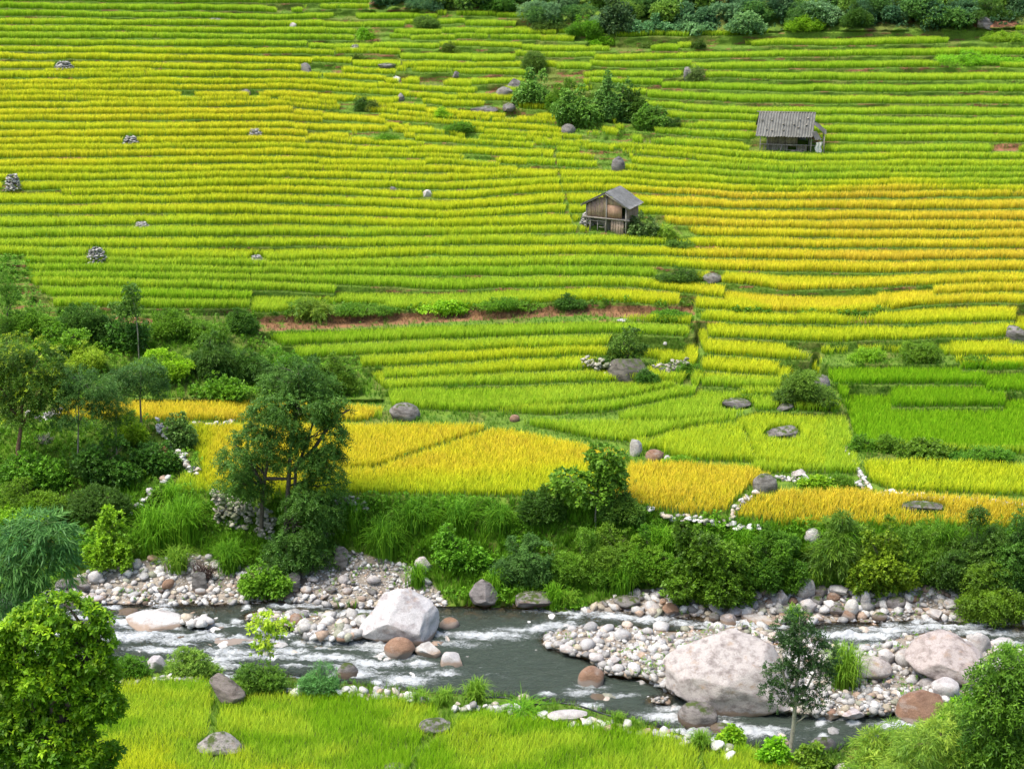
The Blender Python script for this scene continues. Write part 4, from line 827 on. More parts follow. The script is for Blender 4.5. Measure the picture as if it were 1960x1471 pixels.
UPR = ((1464, 946, 48, 34, 'G', 'rounded grey boulder at the corner between the amber fields', 'round'), (1764, 980, 78, 16, 'G', 'flat grey boulder lying in the amber field at the right', 'flat'), (1497, 840, 60, 22, 'G', 'dark grey boulder in the middle of the pale green plots', 'ang'),
       (1408, 784, 54, 18, 'G', 'brown grey boulder at the upper edge of the pale green plots', 'ang'), (1502, 788, 36, 14, 'G', 'small boulder right of the brown grey one', 'ang'), (775, 810, 60, 34, 'G', 'dark boulder standing between the golden fields', 'round'),
       (985, 808, 20, 10, 'R', 'small brown stone on the grassy path', 'round'), (1205, 736, 88, 46, 'G', 'dark boulder with a small tree growing on it', 'flat'), (1572, 756, 34, 36, 'G', 'rounded grey boulder half under the bush', 'round'),
       (1363, 542, 40, 15, 'G', 'white spotted boulder at the tip of the golden terraces', 'round'), (1945, 657, 40, 30, 'G', 'brown boulder at the right edge of the terraces', 'ang'), (1183, 333, 26, 28, 'G', 'upright grey stone above the lower hut', 'round'),
       (1088, 256, 30, 15, 'G', 'grey striped boulder below the thicket', 'ang'), (965, 197, 36, 26, 'G', 'slanting mossy slab left of the thicket', 'ang'), (985, 182, 34, 26, 'G', 'upper slanting slab left of the thicket', 'ang'),
       (974, 213, 26, 12, 'G', 'dark round rock under the slanting slabs', 'round'), (926, 222, 52, 15, 'G', 'rough rock pile left of the slanting slabs', 'ang'), (1250, 243, 42, 14, 'G', 'dark overhung boulder right of the thicket', 'flat'),
       (1317, 158, 18, 24, 'G', 'pale standing stone beside a small bush', 'ang'), (465, 184, 30, 9, 'G', 'low dark rock on the upper left terraces', 'flat'), (586, 149, 20, 23, 'G', 'tall grey rock on the upper terraces', 'ang'),
       (753, 370, 13, 9, 'G', 'small pointed rock in the middle of the left terraces', 'ang'), (818, 379, 18, 11, 'W', 'small white flecked rock right of the pointed one', 'ang'), (412, 43, 24, 5, 'G', 'thin pale rock near the top left', 'flat'),
       (561, 53, 13, 6, 'P', 'tiny pinkish rock near the top', 'round'), (741, 132, 36, 8, 'G', 'flat dark rock above the broken strips', 'flat'), (757, 158, 20, 9, 'W', 'small white rock in the broken strips', 'ang'),
       (768, 194, 16, 12, 'G', 'grey rock in a green patch of the broken strips', 'ang'), (873, 150, 14, 10, 'G', 'small grey standing rock in the broken strips', 'ang'), (1885, 56, 36, 20, 'G', 'large brown grey rock below the forest', 'ang'),
       (1217, 880, 24, 34, 'W', 'white rock heap in the green plot above the amber field', 'ang'), (1253, 887, 36, 22, 'R', 'reddish rock by the white heap', 'round'), (1277, 886, 14, 10, 'W', 'small white stone right of the reddish rock', 'round'),
       (1190, 616, 20, 6, 'W', 'white bag like stone on the brown bank', 'flat'), (1273, 661, 8, 6, 'W', 'tiny pale stone in the small yellow plot', 'round'), (56, 800, 18, 10, 'W', 'pale stone in the grass at the far left', 'round'),
       (460, 745, 22, 9, 'W', 'white stones in the left slope shrubs', 'ang'), (420, 748, 18, 8, 'P', 'tan stone in the left slope shrubs', 'ang'), (1528, 915, 28, 12, 'P', 'low pink stone in the creepers between fields', 'flat'),
       (1556, 1040, 34, 26, 'W', 'white boulder in the gap of the bank bushes', 'round'), (1580, 1040, 22, 20, 'G', 'greenish boulder in the gap of the bank bushes', 'round'), (628, 1030, 26, 14, 'W', 'pale rock on the bank beside the stone wall', 'ang'), (620, 1010, 22, 12, 'G', 'mossy rock at the foot of the stone wall', 'ang'))
for a in UPR: rock(*a[:6], kind=a[6], sub=2 if a[2] < 40 else 3, sink=.3, tint=(.62, .60, .52) if a[0] == 1205 else None, dz=.24 if (a[1] < 600 or 770 < a[1] < 1000) else .05)
# medium river stones: alike, so they share a label within their group
def many(n, mask, s0, s1, label, group, seed, mats='WWWPGR'):
    r = np.random.default_rng(seed); px, py = sample_px(4000, mask, 100, 1960, 1040, 1420, seed); k = 0; used = []
    ms = {}
    for x, y in zip(px, py):
        s = s0 + (s1 - s0) * r.uniform() ** 1.8
        if any((x - a) ** 2 + ((y - b) * 2.2) ** 2 < ((s + c) * .5) ** 2 for a, b, c in used): continue
        used.append((x, y, s)); kd = 'round' if r.uniform() < .6 else 'ang'; mt = mats[r.integers(len(mats))]; key = (kd, r.integers(6), mt)
        if key not in ms: ms[key] = mesh_np('river_stone', rock_mesh(kd, 30 + int(key[1]), 2), tris=ICO[2][1], mat=MATS[mt], smooth=True)
        if WINp(x, y): WET.append((x, y, s))
        o = link('river_stone', ms[key]); P0, mpp = gp(x, y); q = s * mpp / 2; o.scale = (q, q * r.uniform(.7, 1), q * r.uniform(.5, .85)); o.rotation_euler = (r.uniform(-.15, .15), r.uniform(-.15, .15), r.uniform(0, 6.28))
        o.location = P0 + np.array([0, 0, q * .35]); o.color = (*(np.array([1, 1, 1]) * r.uniform(.75, 1.1)), 1); tag(o, label, 'stone', group); k += 1
        if k >= n: break
many(60, GRAV & (GX > 1000) & (GY > 1140), 14, 34, 'rounded stone in the tumbled row along the far right shore', 'stones along the far right shore', 41, 'WWPGGR')
many(40, GRAV & (GX < 560), 12, 30, 'rounded stone on the shingle of the far left shore', 'stones on the left shingle', 42, 'WWWPGR')
many(14, GRAV & fine & (GY > 1110), 14, 30, 'stone at the water edge below the fine gravel heap', 'stones below the gravel heap', 43, 'WWPG')
many(36, BAR & (GX > 1420), 16, 34, 'rounded whitish stone on the pebble bar around the slim tree', 'stones on the right pebble bar', 44, 'WWWWGP')
many(34, BAR & (GX < 1300) & (GX > 1000), 14, 34, 'whitish stone on the pebble bar left of the enormous slab', 'stones on the middle pebble bar', 45, 'WWWWP')
many(34, WIN & (GX < 760) & (GX > 330) & (GY < 1265) & (GY > 1175), 16, 34, 'rounded stone in the shallow rapids left of the huge white boulder', 'stones in the left rapids', 46, 'WPRGW')
many(16, WIN & ((GX > 980) & (GY > 1320) | (GX > 600) & (GX < 860) & (GY > 1270)) & ~BAR, 14, 30, 'stone at the near edge of the river', 'stones at the near river edge', 47, 'WPRG')

# ------------------------------------------------------------------ the river
wx = np.arange(-400, 2361, 3.0); wy = np.arange(1120, 1460, 1.6); WX, WY = np.meshgrid(wx, wy)
foam = np.zeros_like(WX)
for x, y, a, b, k in ((690, 1180, 60, 12, 1.1), (620, 1188, 50, 6, .8), (560, 1176, 50, 5, .8), (930, 1216, 95, 8, 1.1), (1000, 1206, 80, 7, .9), (870, 1232, 70, 8, .8), (1080, 1196, 50, 6, .8), (235, 1222, 60, 9, .9), (310, 1244, 70, 7, 1.0), (330, 1225, 80, 6, .7),
                      (250, 1200, 50, 6, .7), (640, 1258, 60, 8, 1.0), (700, 1270, 40, 8, .9), (680, 1290, 50, 10, .9), (780, 1302, 55, 12, 1.0), (740, 1320, 40, 8, .7), (830, 1290, 30, 8, .6), (1110, 1172, 100, 6, .9), (1180, 1182, 60, 6, .9), (1250, 1184, 50, 6, 1.0),
                      (1310, 1192, 60, 5, .7), (1400, 1202, 70, 7, 1.1), (1450, 1210, 60, 6, 1.0), (1640, 1216, 90, 9, 1.2), (1700, 1206, 90, 7, 1.0), (1800, 1202, 120, 6, .9), (1900, 1212, 80, 7, .9), (1700, 1236, 70, 8, .8), (1280, 1372, 60, 10, 1.1), (1360, 1386, 60, 10, 1.1),
                      (1420, 1400, 80, 10, 1.2), (1480, 1394, 40, 6, .8), (1130, 1312, 40, 8, .8), (1190, 1330, 40, 6, .6), (1290, 1356, 50, 8, .8), (1560, 1370, 30, 5, .9), (490, 1232, 40, 5, .9), (440, 1248, 60, 5, .8), (520, 1258, 60, 5, .8), (600, 1230, 50, 6, .7),
                      (400, 1262, 60, 6, .7), (210, 1180, 50, 6, .6), (1930, 1232, 50, 8, .8), (850, 1180, 40, 4, .4), (1010, 1260, 60, 5, .35), (950, 1290, 50, 5, .3), (1830, 1188, 60, 4, .6), (570, 1215, 90, 5, .8), (760, 1255, 60, 7, .8)):
    foam = np.maximum(foam, k * np.exp(-(((WX - x) / a) ** 2 + ((WY - y - .03 * (WX - x)) / b) ** 2)))
fr_r = np.random.default_rng(8)
for x, y, w_ in WET:      # white water piles up on the upstream side and trails off downstream
    k = .95 * (.6 + .6 * float(vnoise(x / 60, y / 30))); w_ = min(w_, 120)
    foam = np.maximum(foam, k * np.exp(-(((WX - x + w_ * .3) / (w_ * .75)) ** 2 + ((WY - y - 2) / (4 + w_ * .07)) ** 2)))
flow = fbm(WX / 90 + .8 * fbm(WX / 50, WY / 20, 2), WY / 9, 4); foam = np.maximum(foam * (.65 + .95 * flow), .75 * sstep(.50, .68, flow) * (.35 + .65 * sstep(900, 600, WX)))
calm = np.exp(-(((WX - 1040) / 150) ** 2 + ((WY - 1275) / 42) ** 2)); foam = foam * (1 - .75 * calm)
ww = (fbm(WX / 26, WY / 7, 4) - .5); ww2 = fbm(WX / 9 + 4, WY / 3.2, 3) - .5
wz = .16 * ww * (.7 + 2.2 * foam) + .11 * ww2 * (.7 + 2.4 * foam) + .06 * foam
x_, y_, z_, t_ = unproj(WX, WY, wz * 0); yw_ = np.interp(wx, XC, YW)[None]; yn_ = np.interp(wx, XC, YN)[None]
shal = np.maximum(np.exp(-np.clip(WY - yw_, 0, 99) / 13), np.exp(-np.clip(yn_ - WY, 0, 99) / 7)); shal = np.maximum(shal, samp(np.clip(bm_ * 2.2, 0, 1), WX, WY)); shal = np.clip(shal * (.6 + .9 * fbm(WX / 30, WY / 10, 3)), 0, 1)
shal = np.maximum(shal, .55 * sstep(700, 250, WX) * fbm(WX / 40, WY / 14, 3))
m, t, out = newmat('river_water')
af = nd(t, 'ShaderNodeAttribute', attribute_name='foam'); as_ = nd(t, 'ShaderNodeAttribute', attribute_name='shallow'); g_ = nd(t, 'ShaderNodeNewGeometry')
mp = nd(t, 'ShaderNodeMapping'); t.links.new(g_.outputs['Position'], mp.inputs[0]); mp.inputs['Scale'].default_value = (.42, 1.3, 1); mp.inputs['Rotation'].default_value = (0, 0, .06)
nA = noise(t, mp.outputs[0], 3.2, 10, .78, 1.6); nB = noise(t, mp.outputs[0], 1.5, 4, .6, .5)
ad = nd(t, 'ShaderNodeMath', operation='MULTIPLY_ADD'); nC = noise(t, mp.outputs[0], 13, 5, .8, 1.2); sA = nd(t, 'ShaderNodeMath', operation='MULTIPLY_ADD'); t.links.new(nC, sA.inputs[0]); sA.inputs[1].default_value = .9; t.links.new(nA, sA.inputs[2])
t.links.new(sA.outputs[0], ad.inputs[0]); ad.inputs[1].default_value = 1.9; t.links.new(af.outputs['Fac'], ad.inputs[2])
fo = ramp(t, ad.outputs[0], [(0, (0, 0, 0)), (1, (1, 1, 1))]); mr = nd(t, 'ShaderNodeMapRange', interpolation_type='SMOOTHSTEP'); t.links.new(ad.outputs[0], mr.inputs[0]); mr.inputs[1].default_value = 2.08; mr.inputs[2].default_value = 2.85
deep = nd(t, 'ShaderNodeBsdfPrincipled', i_Roughness=.10); deep.inputs['Base Color'].default_value = (.070, .092, .070, 1); deep.inputs['IOR'].default_value = 1.33
tr = nd(t, 'ShaderNodeBsdfTransparent'); tr.inputs[0].default_value = (.80, .70, .48, 1); gl = nd(t, 'ShaderNodeBsdfGlossy', i_Roughness=.12); fr = nd(t, 'ShaderNodeFresnel'); fr.inputs[0].default_value = 1.33
sm = nd(t, 'ShaderNodeMixShader'); t.links.new(fr.outputs[0], sm.inputs[0]); t.links.new(tr.outputs[0], sm.inputs[1]); t.links.new(gl.outputs[0], sm.inputs[2])
m1 = nd(t, 'ShaderNodeMixShader'); t.links.new(as_.outputs['Fac'], m1.inputs[0]); t.links.new(deep.outputs[0], m1.inputs[1]); t.links.new(sm.outputs[0], m1.inputs[2])
fd = nd(t, 'ShaderNodeBsdfPrincipled', i_Roughness=.6); fd.inputs['Base Color'].default_value = (.74, .77, .77, 1)
m2 = nd(t, 'ShaderNodeMixShader'); t.links.new(mr.outputs[0], m2.inputs[0]); t.links.new(m1.outputs[0], m2.inputs[1]); t.links.new(fd.outputs[0], m2.inputs[2])
bp = nd(t, 'ShaderNodeBump'); bp.inputs['Strength'].default_value = 1.0; bp.inputs['Distance'].default_value = .30
t.links.new(nA, bp.inputs['Height'])
for n_ in (deep, gl, fd, fr): t.links.new(bp.outputs[0], n_.inputs['Normal'])
t.links.new(m2.outputs[0], out.inputs[0])
river = link('river_water', mesh_np('river_water', np.stack([x_, y_, wz], -1), quads=quadgrid(len(wy), len(wx)), mat=m, smooth=True, attrs={'foam': foam, 'shallow': shal}))
tag(river, kind='structure')

# ------------------------------------------------------------------ dry stone walls, cairns, rows of stones
def stone_row(name, label, pts, h_, size, seed, cols=None, cat='stone wall', thick=.45):
    r = np.random.default_rng(seed); P_ = []; 
    a = np.array([gp(*p)[0] for p in pts]); seg = np.linalg.norm(np.diff(a, axis=0), axis=1); L = seg.sum(); cum = np.r_[0, np.cumsum(seg)]
    n = int(L * max(h_, size) * 1.45 / (size * size * .42)); s = r.uniform(0, L, n)
    base = np.stack([np.interp(s, cum, a[:, k]) for k in range(3)], -1); base[:, 2] += r.uniform(0, 1, n) * h_; base[:, 1] += r.normal(0, thick * .35, n) - .1; sz = size * r.uniform(.6, 1.4, n)
    c = (cols if cols is not None else pal(n, r)); c = c[:n] if len(c) >= n else pal(n, r)
    return stone_soup(name, label, base - a[0], sz, c, cat, seed=seed, loc=a[0], sub=2, kind='thing')
GR = np.array([(.30, .29, .22), (.36, .34, .26), (.22, .23, .15), (.42, .38, .31), (.17, .18, .11)])
rg = np.random.default_rng(5)
stone_row('stone_wall', 'mossy dry stone retaining wall behind the forked tree', [(410, 1000), (470, 1012), (525, 1030)], 1.9, .36, 51, GR[rg.integers(0, 5, 900)] )
stone_row('stone_wall', 'low mossy dry stone wall right of the forked tree', [(640, 978), (700, 978)], .9, .30, 52, GR[rg.integers(0, 5, 600)])
stone_row('stone_wall', 'crumbling white stone wall climbing beside the left golden field', [(303, 818), (318, 838), (340, 872), (362, 900), (380, 912)], .6, .36, 53)
stone_row('stone_wall', 'line of white stones descending the grassy slope at the left', [(330, 912), (300, 938), (268, 968), (245, 985)], .25, .5, 54)
stone_row('stone_wall', 'curved row of pale stones between the two amber fields', [(1448, 946), (1425, 958), (1408, 975), (1400, 990)], .35, .42, 55)
stone_row('stone_wall', 'long low row of white stones along the bank top below the amber field', [(1225, 972), (1270, 988), (1340, 998), (1400, 1008), (1455, 1012)], .25, .38, 56)
stone_row('stone_wall', 'white stones dividing the green plot from the yellow field', [(1618, 858), (1632, 885), (1650, 915), (1668, 940)], .2, .32, 57)
stone_row('stone_wall', 'pale rubble edge below the yellow field at the right', [(1668, 944), (1720, 948), (1800, 955), (1900, 962), (1970, 968)], .18, .30, 58)
stone_row('stone_wall', 'short row of stones on the creepers between the green and amber plots', [(1478, 916), (1530, 918), (1620, 922), (1650, 930)], .2, .34, 59)
stone_row('stone_wall', 'few round stones at the edge of the golden field left of the forked tree', [(372, 812), (400, 812), (445, 808)], .1, .34, 60)
stone_row('stone_wall', 'low heap of grey stones by the far left ripe strip', [(72, 806), (95, 802), (115, 798)], .5, .34, 61)
stone_row('stone_wall', 'border of pale stones behind the middle near rice field', [(545, 1322), (600, 1326), (680, 1330), (760, 1336), (830, 1345)], .35, .42, 62)
stone_row('stone_wall', 'border of white stones along the right near rice field', [(862, 1352), (930, 1358), (1010, 1366), (1100, 1382), (1200, 1396), (1290, 1412), (1400, 1440)], .3, .42, 63)
stone_row('stone_wall', 'few white stones behind the left near rice field', [(225, 1306), (290, 1304), (350, 1302), (392, 1304)], .2, .36, 64)
stone_row('stone_wall', 'grey stone facing beside the boulder with the small tree', [(1115, 705), (1150, 712), (1175, 722)], .9, .3, 65, GR[rg.integers(0, 5, 400)])
stone_row('stone_wall', 'stone facing right of the boulder with the small tree', [(1245, 718), (1285, 712), (1320, 706)], .8, .3, 66, GR[rg.integers(0, 5, 400)])
def cairn(px, py, w_, h_, label, seed):
    r = np.random.default_rng(seed); P0, mpp = gp(px, py); W = w_ * mpp / 2; Hh = h_ * mpp; n = 170; f = r.uniform(0, 1, n) ** 1.0; an = r.uniform(0, 6.28, n); rad = W * (1 - .55 * f) * r.uniform(.7, 1.0, n)
    pts = np.stack([np.cos(an) * rad, np.sin(an) * rad + W * .3, f * Hh * .92], -1); cc = np.array([(.34, .33, .30), (.22, .21, .19), (.46, .44, .40), (.15, .15, .13)])[r.integers(0, 4, n)]
    v = ICO[2][0] * np.array([W * .82, W * .82, Hh * .62]) + np.array([0, W * .3, Hh * .3]); pts = np.concatenate([pts]); 
    o = stone_soup('stone_cairn', label, pts, np.full(n, max(.26, W * .30)), cc, 'cairn', seed=seed, loc=P0, flat=.55, sub=2); return o
cairn(24, 366, 36, 34, 'tall cone of stacked stones near the left edge of the terraces', 1)
cairn(184, 505, 46, 32, 'broad flat topped stack of grey stones on the lower left terraces', 2)
cairn(491, 505, 28, 16, 'small stack of stones in the middle of the lower left terraces', 3)
cairn(121, 134, 40, 16, 'low dome of brown stones on the upper left terraces', 4)
cairn(250, 277, 34, 16, 'stone stack with tall grass sprouting from it', 5)
cairn(487, 259, 34, 12, 'low stone heap with a pale boulder, middle of the yellow terraces', 6)
cairn(270, 435, 30, 9, 'scattered low heap of pinkish stones on the left terraces', 7)
cairn(680, 94, 20, 8, 'little stone heap near the upper broken strips', 8)
cairn(1125, 430, 30, 24, 'pile of flat stones leaning on the left side of the lower hut', 9)
# ------------------------------------------------------------------ the two huts
def boxes(name, parent, L, mat, jit=.18, seed=0):
    """L of (centre, size, rotation xyz): planks, posts or sheets of one part, in one mesh"""
    r = np.random.default_rng(seed); VV = []; QQ = []; CC = []; off = 0
    for it in L:
        c, s = it[0], it[1]; rot = it[2] if len(it) > 2 else (0, 0, 0); tint = it[3] if len(it) > 3 else (1, 1, 1)
        v = np.array([(x, y, z) for x in (-.5, .5) for y in (-.5, .5) for z in (-.5, .5)]) * np.array(s)
        from mathutils import Euler
        M = np.array(Euler(rot).to_matrix()); v = v @ M.T + np.array(c); VV.append(v)
        QQ += [tuple(i + off for i in f) for f in ((0, 1, 3, 2), (4, 6, 7, 5), (0, 4, 5, 1), (2, 3, 7, 6), (0, 2, 6, 4), (1, 5, 7, 3))]; off += 8
        CC += [np.array(tint) * r.uniform(1 - jit, 1 + jit)] * 8
    return link(name, mesh_np(name, np.concatenate(VV), quads=QQ, col=np.array(CC), mat=mat), parent)
def corrugated(name, parent, a, b, c, d, mat, wave=.17, amp=.028, rows=10, th=.02, seed=0, tint=(1, 1, 1)):
    """corrugated sheet between ridge a-b and eave d-c; waves run down the slope"""
    r = np.random.default_rng(seed); a, b, c, d = [np.array(q, float) for q in (a, b, c, d)]; L = np.linalg.norm(b - a); n = max(int(L / wave * 6), 12); nr = np.cross(b - a, d - a); nr /= np.linalg.norm(nr); nr = nr if nr[2] > 0 else -nr
    V_ = []; C_ = []
    jitter = r.uniform(-.03, .03, 64)
    for side in (0, 1):
        for j in range(rows + 1):
            g = j / rows
            for i in range(n + 1):
                f = i / n; p = (a * (1 - f) + b * f) * (1 - g) + (d * (1 - f) + c * f) * g
                sh = int(f * L / .85); lap = (.02 if (sh + (j > rows / 2)) % 2 else 0) + (.03 if g <= .5 else 0)
                p = p + nr * (amp * math.sin(2 * math.pi * f * L / wave) + lap - side * th) + (d - a) / np.linalg.norm(d - a) * (jitter[sh % 64] if j == rows else 0)
                V_.append(p); k = r.uniform(.85, 1.1) * (1 + 3 * jitter[(sh * 3 + int(g * 2)) % 64]); C_.append(np.array(tint) * k)
    q0 = quadgrid(rows + 1, n + 1); m0 = (rows + 1) * (n + 1); Q = list(map(tuple, q0)) + list(map(tuple, (q0 + m0)[:, ::-1]))
    row = lambda j, i, s: s * m0 + j * (n + 1) + i
    for i in range(n): Q.append((row(rows, i, 0), row(rows, i + 1, 0), row(rows, i + 1, 1), row(rows, i, 1))); Q.append((row(0, i, 0), row(0, i + 1, 0), row(0, i + 1, 1), row(0, i, 1)))
    for j in range(rows): Q.append((row(j, 0, 0), row(j + 1, 0, 0), row(j + 1, 0, 1), row(j, 0, 1))); Q.append((row(j, n, 0), row(j + 1, n, 0), row(j + 1, n, 1), row(j, n, 1)))
    return link(name, mesh_np(name, np.array(V_), quads=Q, col=np.array(C_), mat=mat), parent)
def solid(name, parent, V_, Q, mat, tint=(1, 1, 1)):
    return link(name, mesh_np(name, np.array(V_, float), quads=[q for q in Q if len(q) == 4] or None, tris=[q for q in Q if len(q) == 3] or None, col=np.tile(np.array(tint, float), (len(V_), 1)), mat=mat), parent)
# lower hut, gable end to the viewer
P0, mp_ = gp(1160, 446); s1 = mp_
h1 = empty('wooden_hut', P0 + np.array([0, .2, -.22]), rz=R(-27), label='small two storey plank hut with a grey gabled roof, vines on its right side', cat='hut')
Wd = 78 * s1 / math.cos(R(27)) * .97; Dp = 2.3; Hf = 33 * s1; He = 60 * s1; Hp = He + 23 * s1; hw = Wd / 2
def gable_planks(y, x0, x1, z0, seed, gap=(), w_=.16):
    r = np.random.default_rng(seed); L = []; x = x0
    while x < x1 - .02:
        ww = min(r.uniform(.7, 1.3) * w_, x1 - x); xm = x + ww / 2; top = He + (Hp - He) * (1 - abs(xm - .02) / hw) - .10 - r.uniform(0, .12)
        L.append(((xm, y + r.uniform(-.012, .012), (z0 + top) / 2), (ww - .012, .03, top - z0), (0, r.uniform(-.008, .008), 0), np.array([1, r.uniform(.88, 1), r.uniform(.8, 1)]))); x += ww
    return L
boxes('wall', h1, gable_planks(0, -hw + .03, .02, Hf + .05, 1), M_PLANK, .2, 1)['label'] = 'brown vertical planks of the upper front'
boxes('door_panel', h1, [((hw * .40, -.005, (Hf + He) / 2 + .03), (hw * .72, .035, He - Hf - .12), (0, 0, 0), (1.0, .84, .76))], M_PLANK, .05)['label'] = 'reddish woven panel in the upper front'
boxes('wall', h1, [q for q in gable_planks(.02, .05, hw - .03, He - .12, 2)], M_PLANK, .2, 2)
boxes('wall', h1, [((hw * .42 + .22 * k - .22, .03, Hf / 2 - .03), (.2, .03, Hf - .1)) for k in range(-0, 5) if hw * .42 + .22 * k - .22 < hw], M_PLANK, .22, 3)['label'] = 'pale boards of the lower front'
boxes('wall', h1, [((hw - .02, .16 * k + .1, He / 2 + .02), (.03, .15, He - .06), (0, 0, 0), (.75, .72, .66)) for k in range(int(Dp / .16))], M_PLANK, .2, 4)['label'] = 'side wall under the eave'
boxes('wall', h1, [((-hw + .02, .16 * k + .1, (He + Hf) / 2), (.03, .15, He - Hf)) for k in range(int(Dp / .16))] + [((-hw + .3 + .2 * k, Dp, He / 2), (.19, .03, He)) for k in range(int((Wd - .4) / .2))], M_PLANK, .2, 5)
fr_ = boxes('window_frame', h1, [((-hw * .78, .0, Hf * .45), (.08, .08, Hf * .9)), ((-.02 * hw, .0, Hf * .45), (.08, .08, Hf * .9)), ((-hw * .40, .0, Hf * .80), (hw * .76, .06, .06)), ((-hw * .40, .0, Hf * .06), (hw * .8, .08, .08)), ((-hw * .42, .02, Hf * .43), (.045, .045, Hf * .75)), ((-hw * .2, .02, Hf * .45), (hw * .3, .04, .04))], M_OLDWOOD, .2, 6)
boxes('back_wall', h1, [((-hw * .35, .9, Hf * .5), (hw * 1.1, .04, Hf))], M_OLDWOOD, .1, 7)
boxes('platform', h1, [((.0, -.08, Hf), (Wd * 1.16, .14, .09)), ((0, Dp / 2, Hf - .01), (Wd * .98, Dp, .05)), ((hw * .98, Dp * .45, Hf), (.1, Dp * 1.1, .09))], M_OLDWOOD, .15, 8)
for i, (x, y, h_) in enumerate(((-hw + .06, .0, He), (hw - .05, -.01, He + .0), (.03, -.03, Hp - .1), (hw - .04, Dp - .05, He), (-hw + .06, Dp - .05, He))):
    boxes('post', h1, [((x, y, h_ / 2 - .1), (.1, .1, h_ + .1))], M_OLDWOOD, .15, 20 + i)
ov = .34; sl_ = (Hp - He) / hw; ez = He - ov * sl_
for sgn in (1, -1):
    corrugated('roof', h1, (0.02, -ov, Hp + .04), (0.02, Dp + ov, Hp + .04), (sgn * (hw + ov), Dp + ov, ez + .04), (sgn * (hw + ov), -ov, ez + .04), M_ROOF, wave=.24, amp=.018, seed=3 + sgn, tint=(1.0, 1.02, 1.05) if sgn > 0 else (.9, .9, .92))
boxes('roof_beam', h1, [((sgn * (hw + ov) / 2, -ov + .06, (Hp + ez) / 2 - .05), (math.hypot(hw + ov, Hp - ez), .06, .09), (0, math.atan2(Hp - ez, hw + ov) * sgn, 0)) for sgn in (1, -1)] + [((0, Dp / 2, Hp - .08), (.1, Dp + 2 * ov - .1, .1))], M_OLDWOOD, .2, 9)
# upper shed, eave side to the viewer
P0, mp_ = gp(1508, 290); s2 = mp_
h2 = empty('wooden_shed', P0 + np.array([0, .35, -.25]), rz=R(-7), label='old shed with a big grey corrugated roof, white sheet at its right end', cat='hut')
W2 = 100 * s2; zE = 35 * s2; zR = 74 * s2; dR = 1.9; xl, xr = -50 * s2 - .35, 46 * s2
corrugated('roof', h2, (xl + .12, dR - .5, zR), (xr + .28, dR - .5, zR), (xr, -.75, zE), (xl - .18, -.75, zE), M_ROOF, wave=.235, amp=.05, rows=12, seed=8, tint=(1.05, 1.05, 1.0))
corrugated('roof', h2, (xl + .12, dR - .5, zR), (xr + .28, dR - .5, zR), (xr + .2, dR + 1.6, zE + .3), (xl - .1, dR + 1.6, zE + .3), M_ROOF, wave=.235, amp=.05, seed=9)
corrugated('lean_to_roof', h2, (xr + .05, -.3, zE + 1.0), (xr + .2, 1.2, zE + 1.05), (xr + 1.25, 1.0, zE + .35), (xr + 1.05, -.5, zE + .2), M_ROOF, wave=.2, amp=.03, seed=10, tint=(.8, .78, .74))
corrugated('lean_to_roof', h2, (xr - .15, -.75, zE + .45), (xr + .25, -.6, zE + .5), (xr + .75, -.8, zE - .2), (xr + .2, -.95, zE - .2), M_ROOF, wave=.2, amp=.03, seed=11, tint=(.8, .8, .8))
boxes('roof_stone', h2, [((xl + .3 + W2 * f, -.6 + 1.55 * g, zE + (zR - zE) * (.06 + .80 * g) + .12), (.17, .12, .07), (-.6, 0, .3 * i)) for i, (f, g) in enumerate(((.02, .72), (.2, .7), (.42, .5), (.62, .5), (.72, .75), (.1, .25), (.2, .2), (.42, .2), (.85, .5), (.88, .85), (.7, .35)))], M_OLDWOOD, .3, 12)['label'] = 'stones weighing down the roof'
hB = 18 * s2
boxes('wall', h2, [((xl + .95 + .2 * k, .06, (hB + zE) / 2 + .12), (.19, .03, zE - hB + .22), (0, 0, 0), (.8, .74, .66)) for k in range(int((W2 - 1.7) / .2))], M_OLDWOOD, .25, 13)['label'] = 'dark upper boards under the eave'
boxes('wall', h2, [((xl + .95 + .2 * k, .03, hB / 2), (.18, .03, hB), (0, (.02 if k % 3 else -.03), 0), (1.0, .95, .85) if k > 9 else (.8, .8, .74)) for k in range(int((W2 - .9) / .2)) if not 9 <= k <= 12], M_OLDWOOD, .25, 14)['label'] = 'uneven lower boards'
boxes('wall', h2, [((xr - .2, dR * .5 + .2, zE * .55), (.03, dR, zE)), ((xl + .9, dR * .5 + .2, zE * .55), (.03, dR, zE)), (((xl + xr) / 2 + .3, dR + .5, zE * .5), (W2 - 1.2, .03, zE))], M_OLDWOOD, .1, 15)
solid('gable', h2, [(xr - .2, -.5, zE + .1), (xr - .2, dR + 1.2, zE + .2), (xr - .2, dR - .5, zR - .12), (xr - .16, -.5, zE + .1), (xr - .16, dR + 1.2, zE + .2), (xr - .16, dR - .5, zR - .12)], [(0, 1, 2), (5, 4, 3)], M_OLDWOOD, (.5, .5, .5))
boxes('balcony_rail', h2, [((0.0, -.25, hB), (W2 * 1.06, .08, .07), (0, .012, 0)), ((.4, -.28, hB * .32), (2.2, .05, .05), (0, -.12, 0)), ((1.2, -.28, hB * .3), (1.7, .05, .05), (0, .12, 0))], M_OLDWOOD, .1, 16)
boxes('window_frame', h2, [((-.05 + .0, .0, hB * .5), (.07, .07, hB)), ((.80, .0, hB * .5), (.07, .07, hB)), ((.37, .0, hB * .85), (.9, .06, .06)), ((.37, .0, hB * .4), (.9, .05, .05))], M_OLDWOOD, .1, 17)
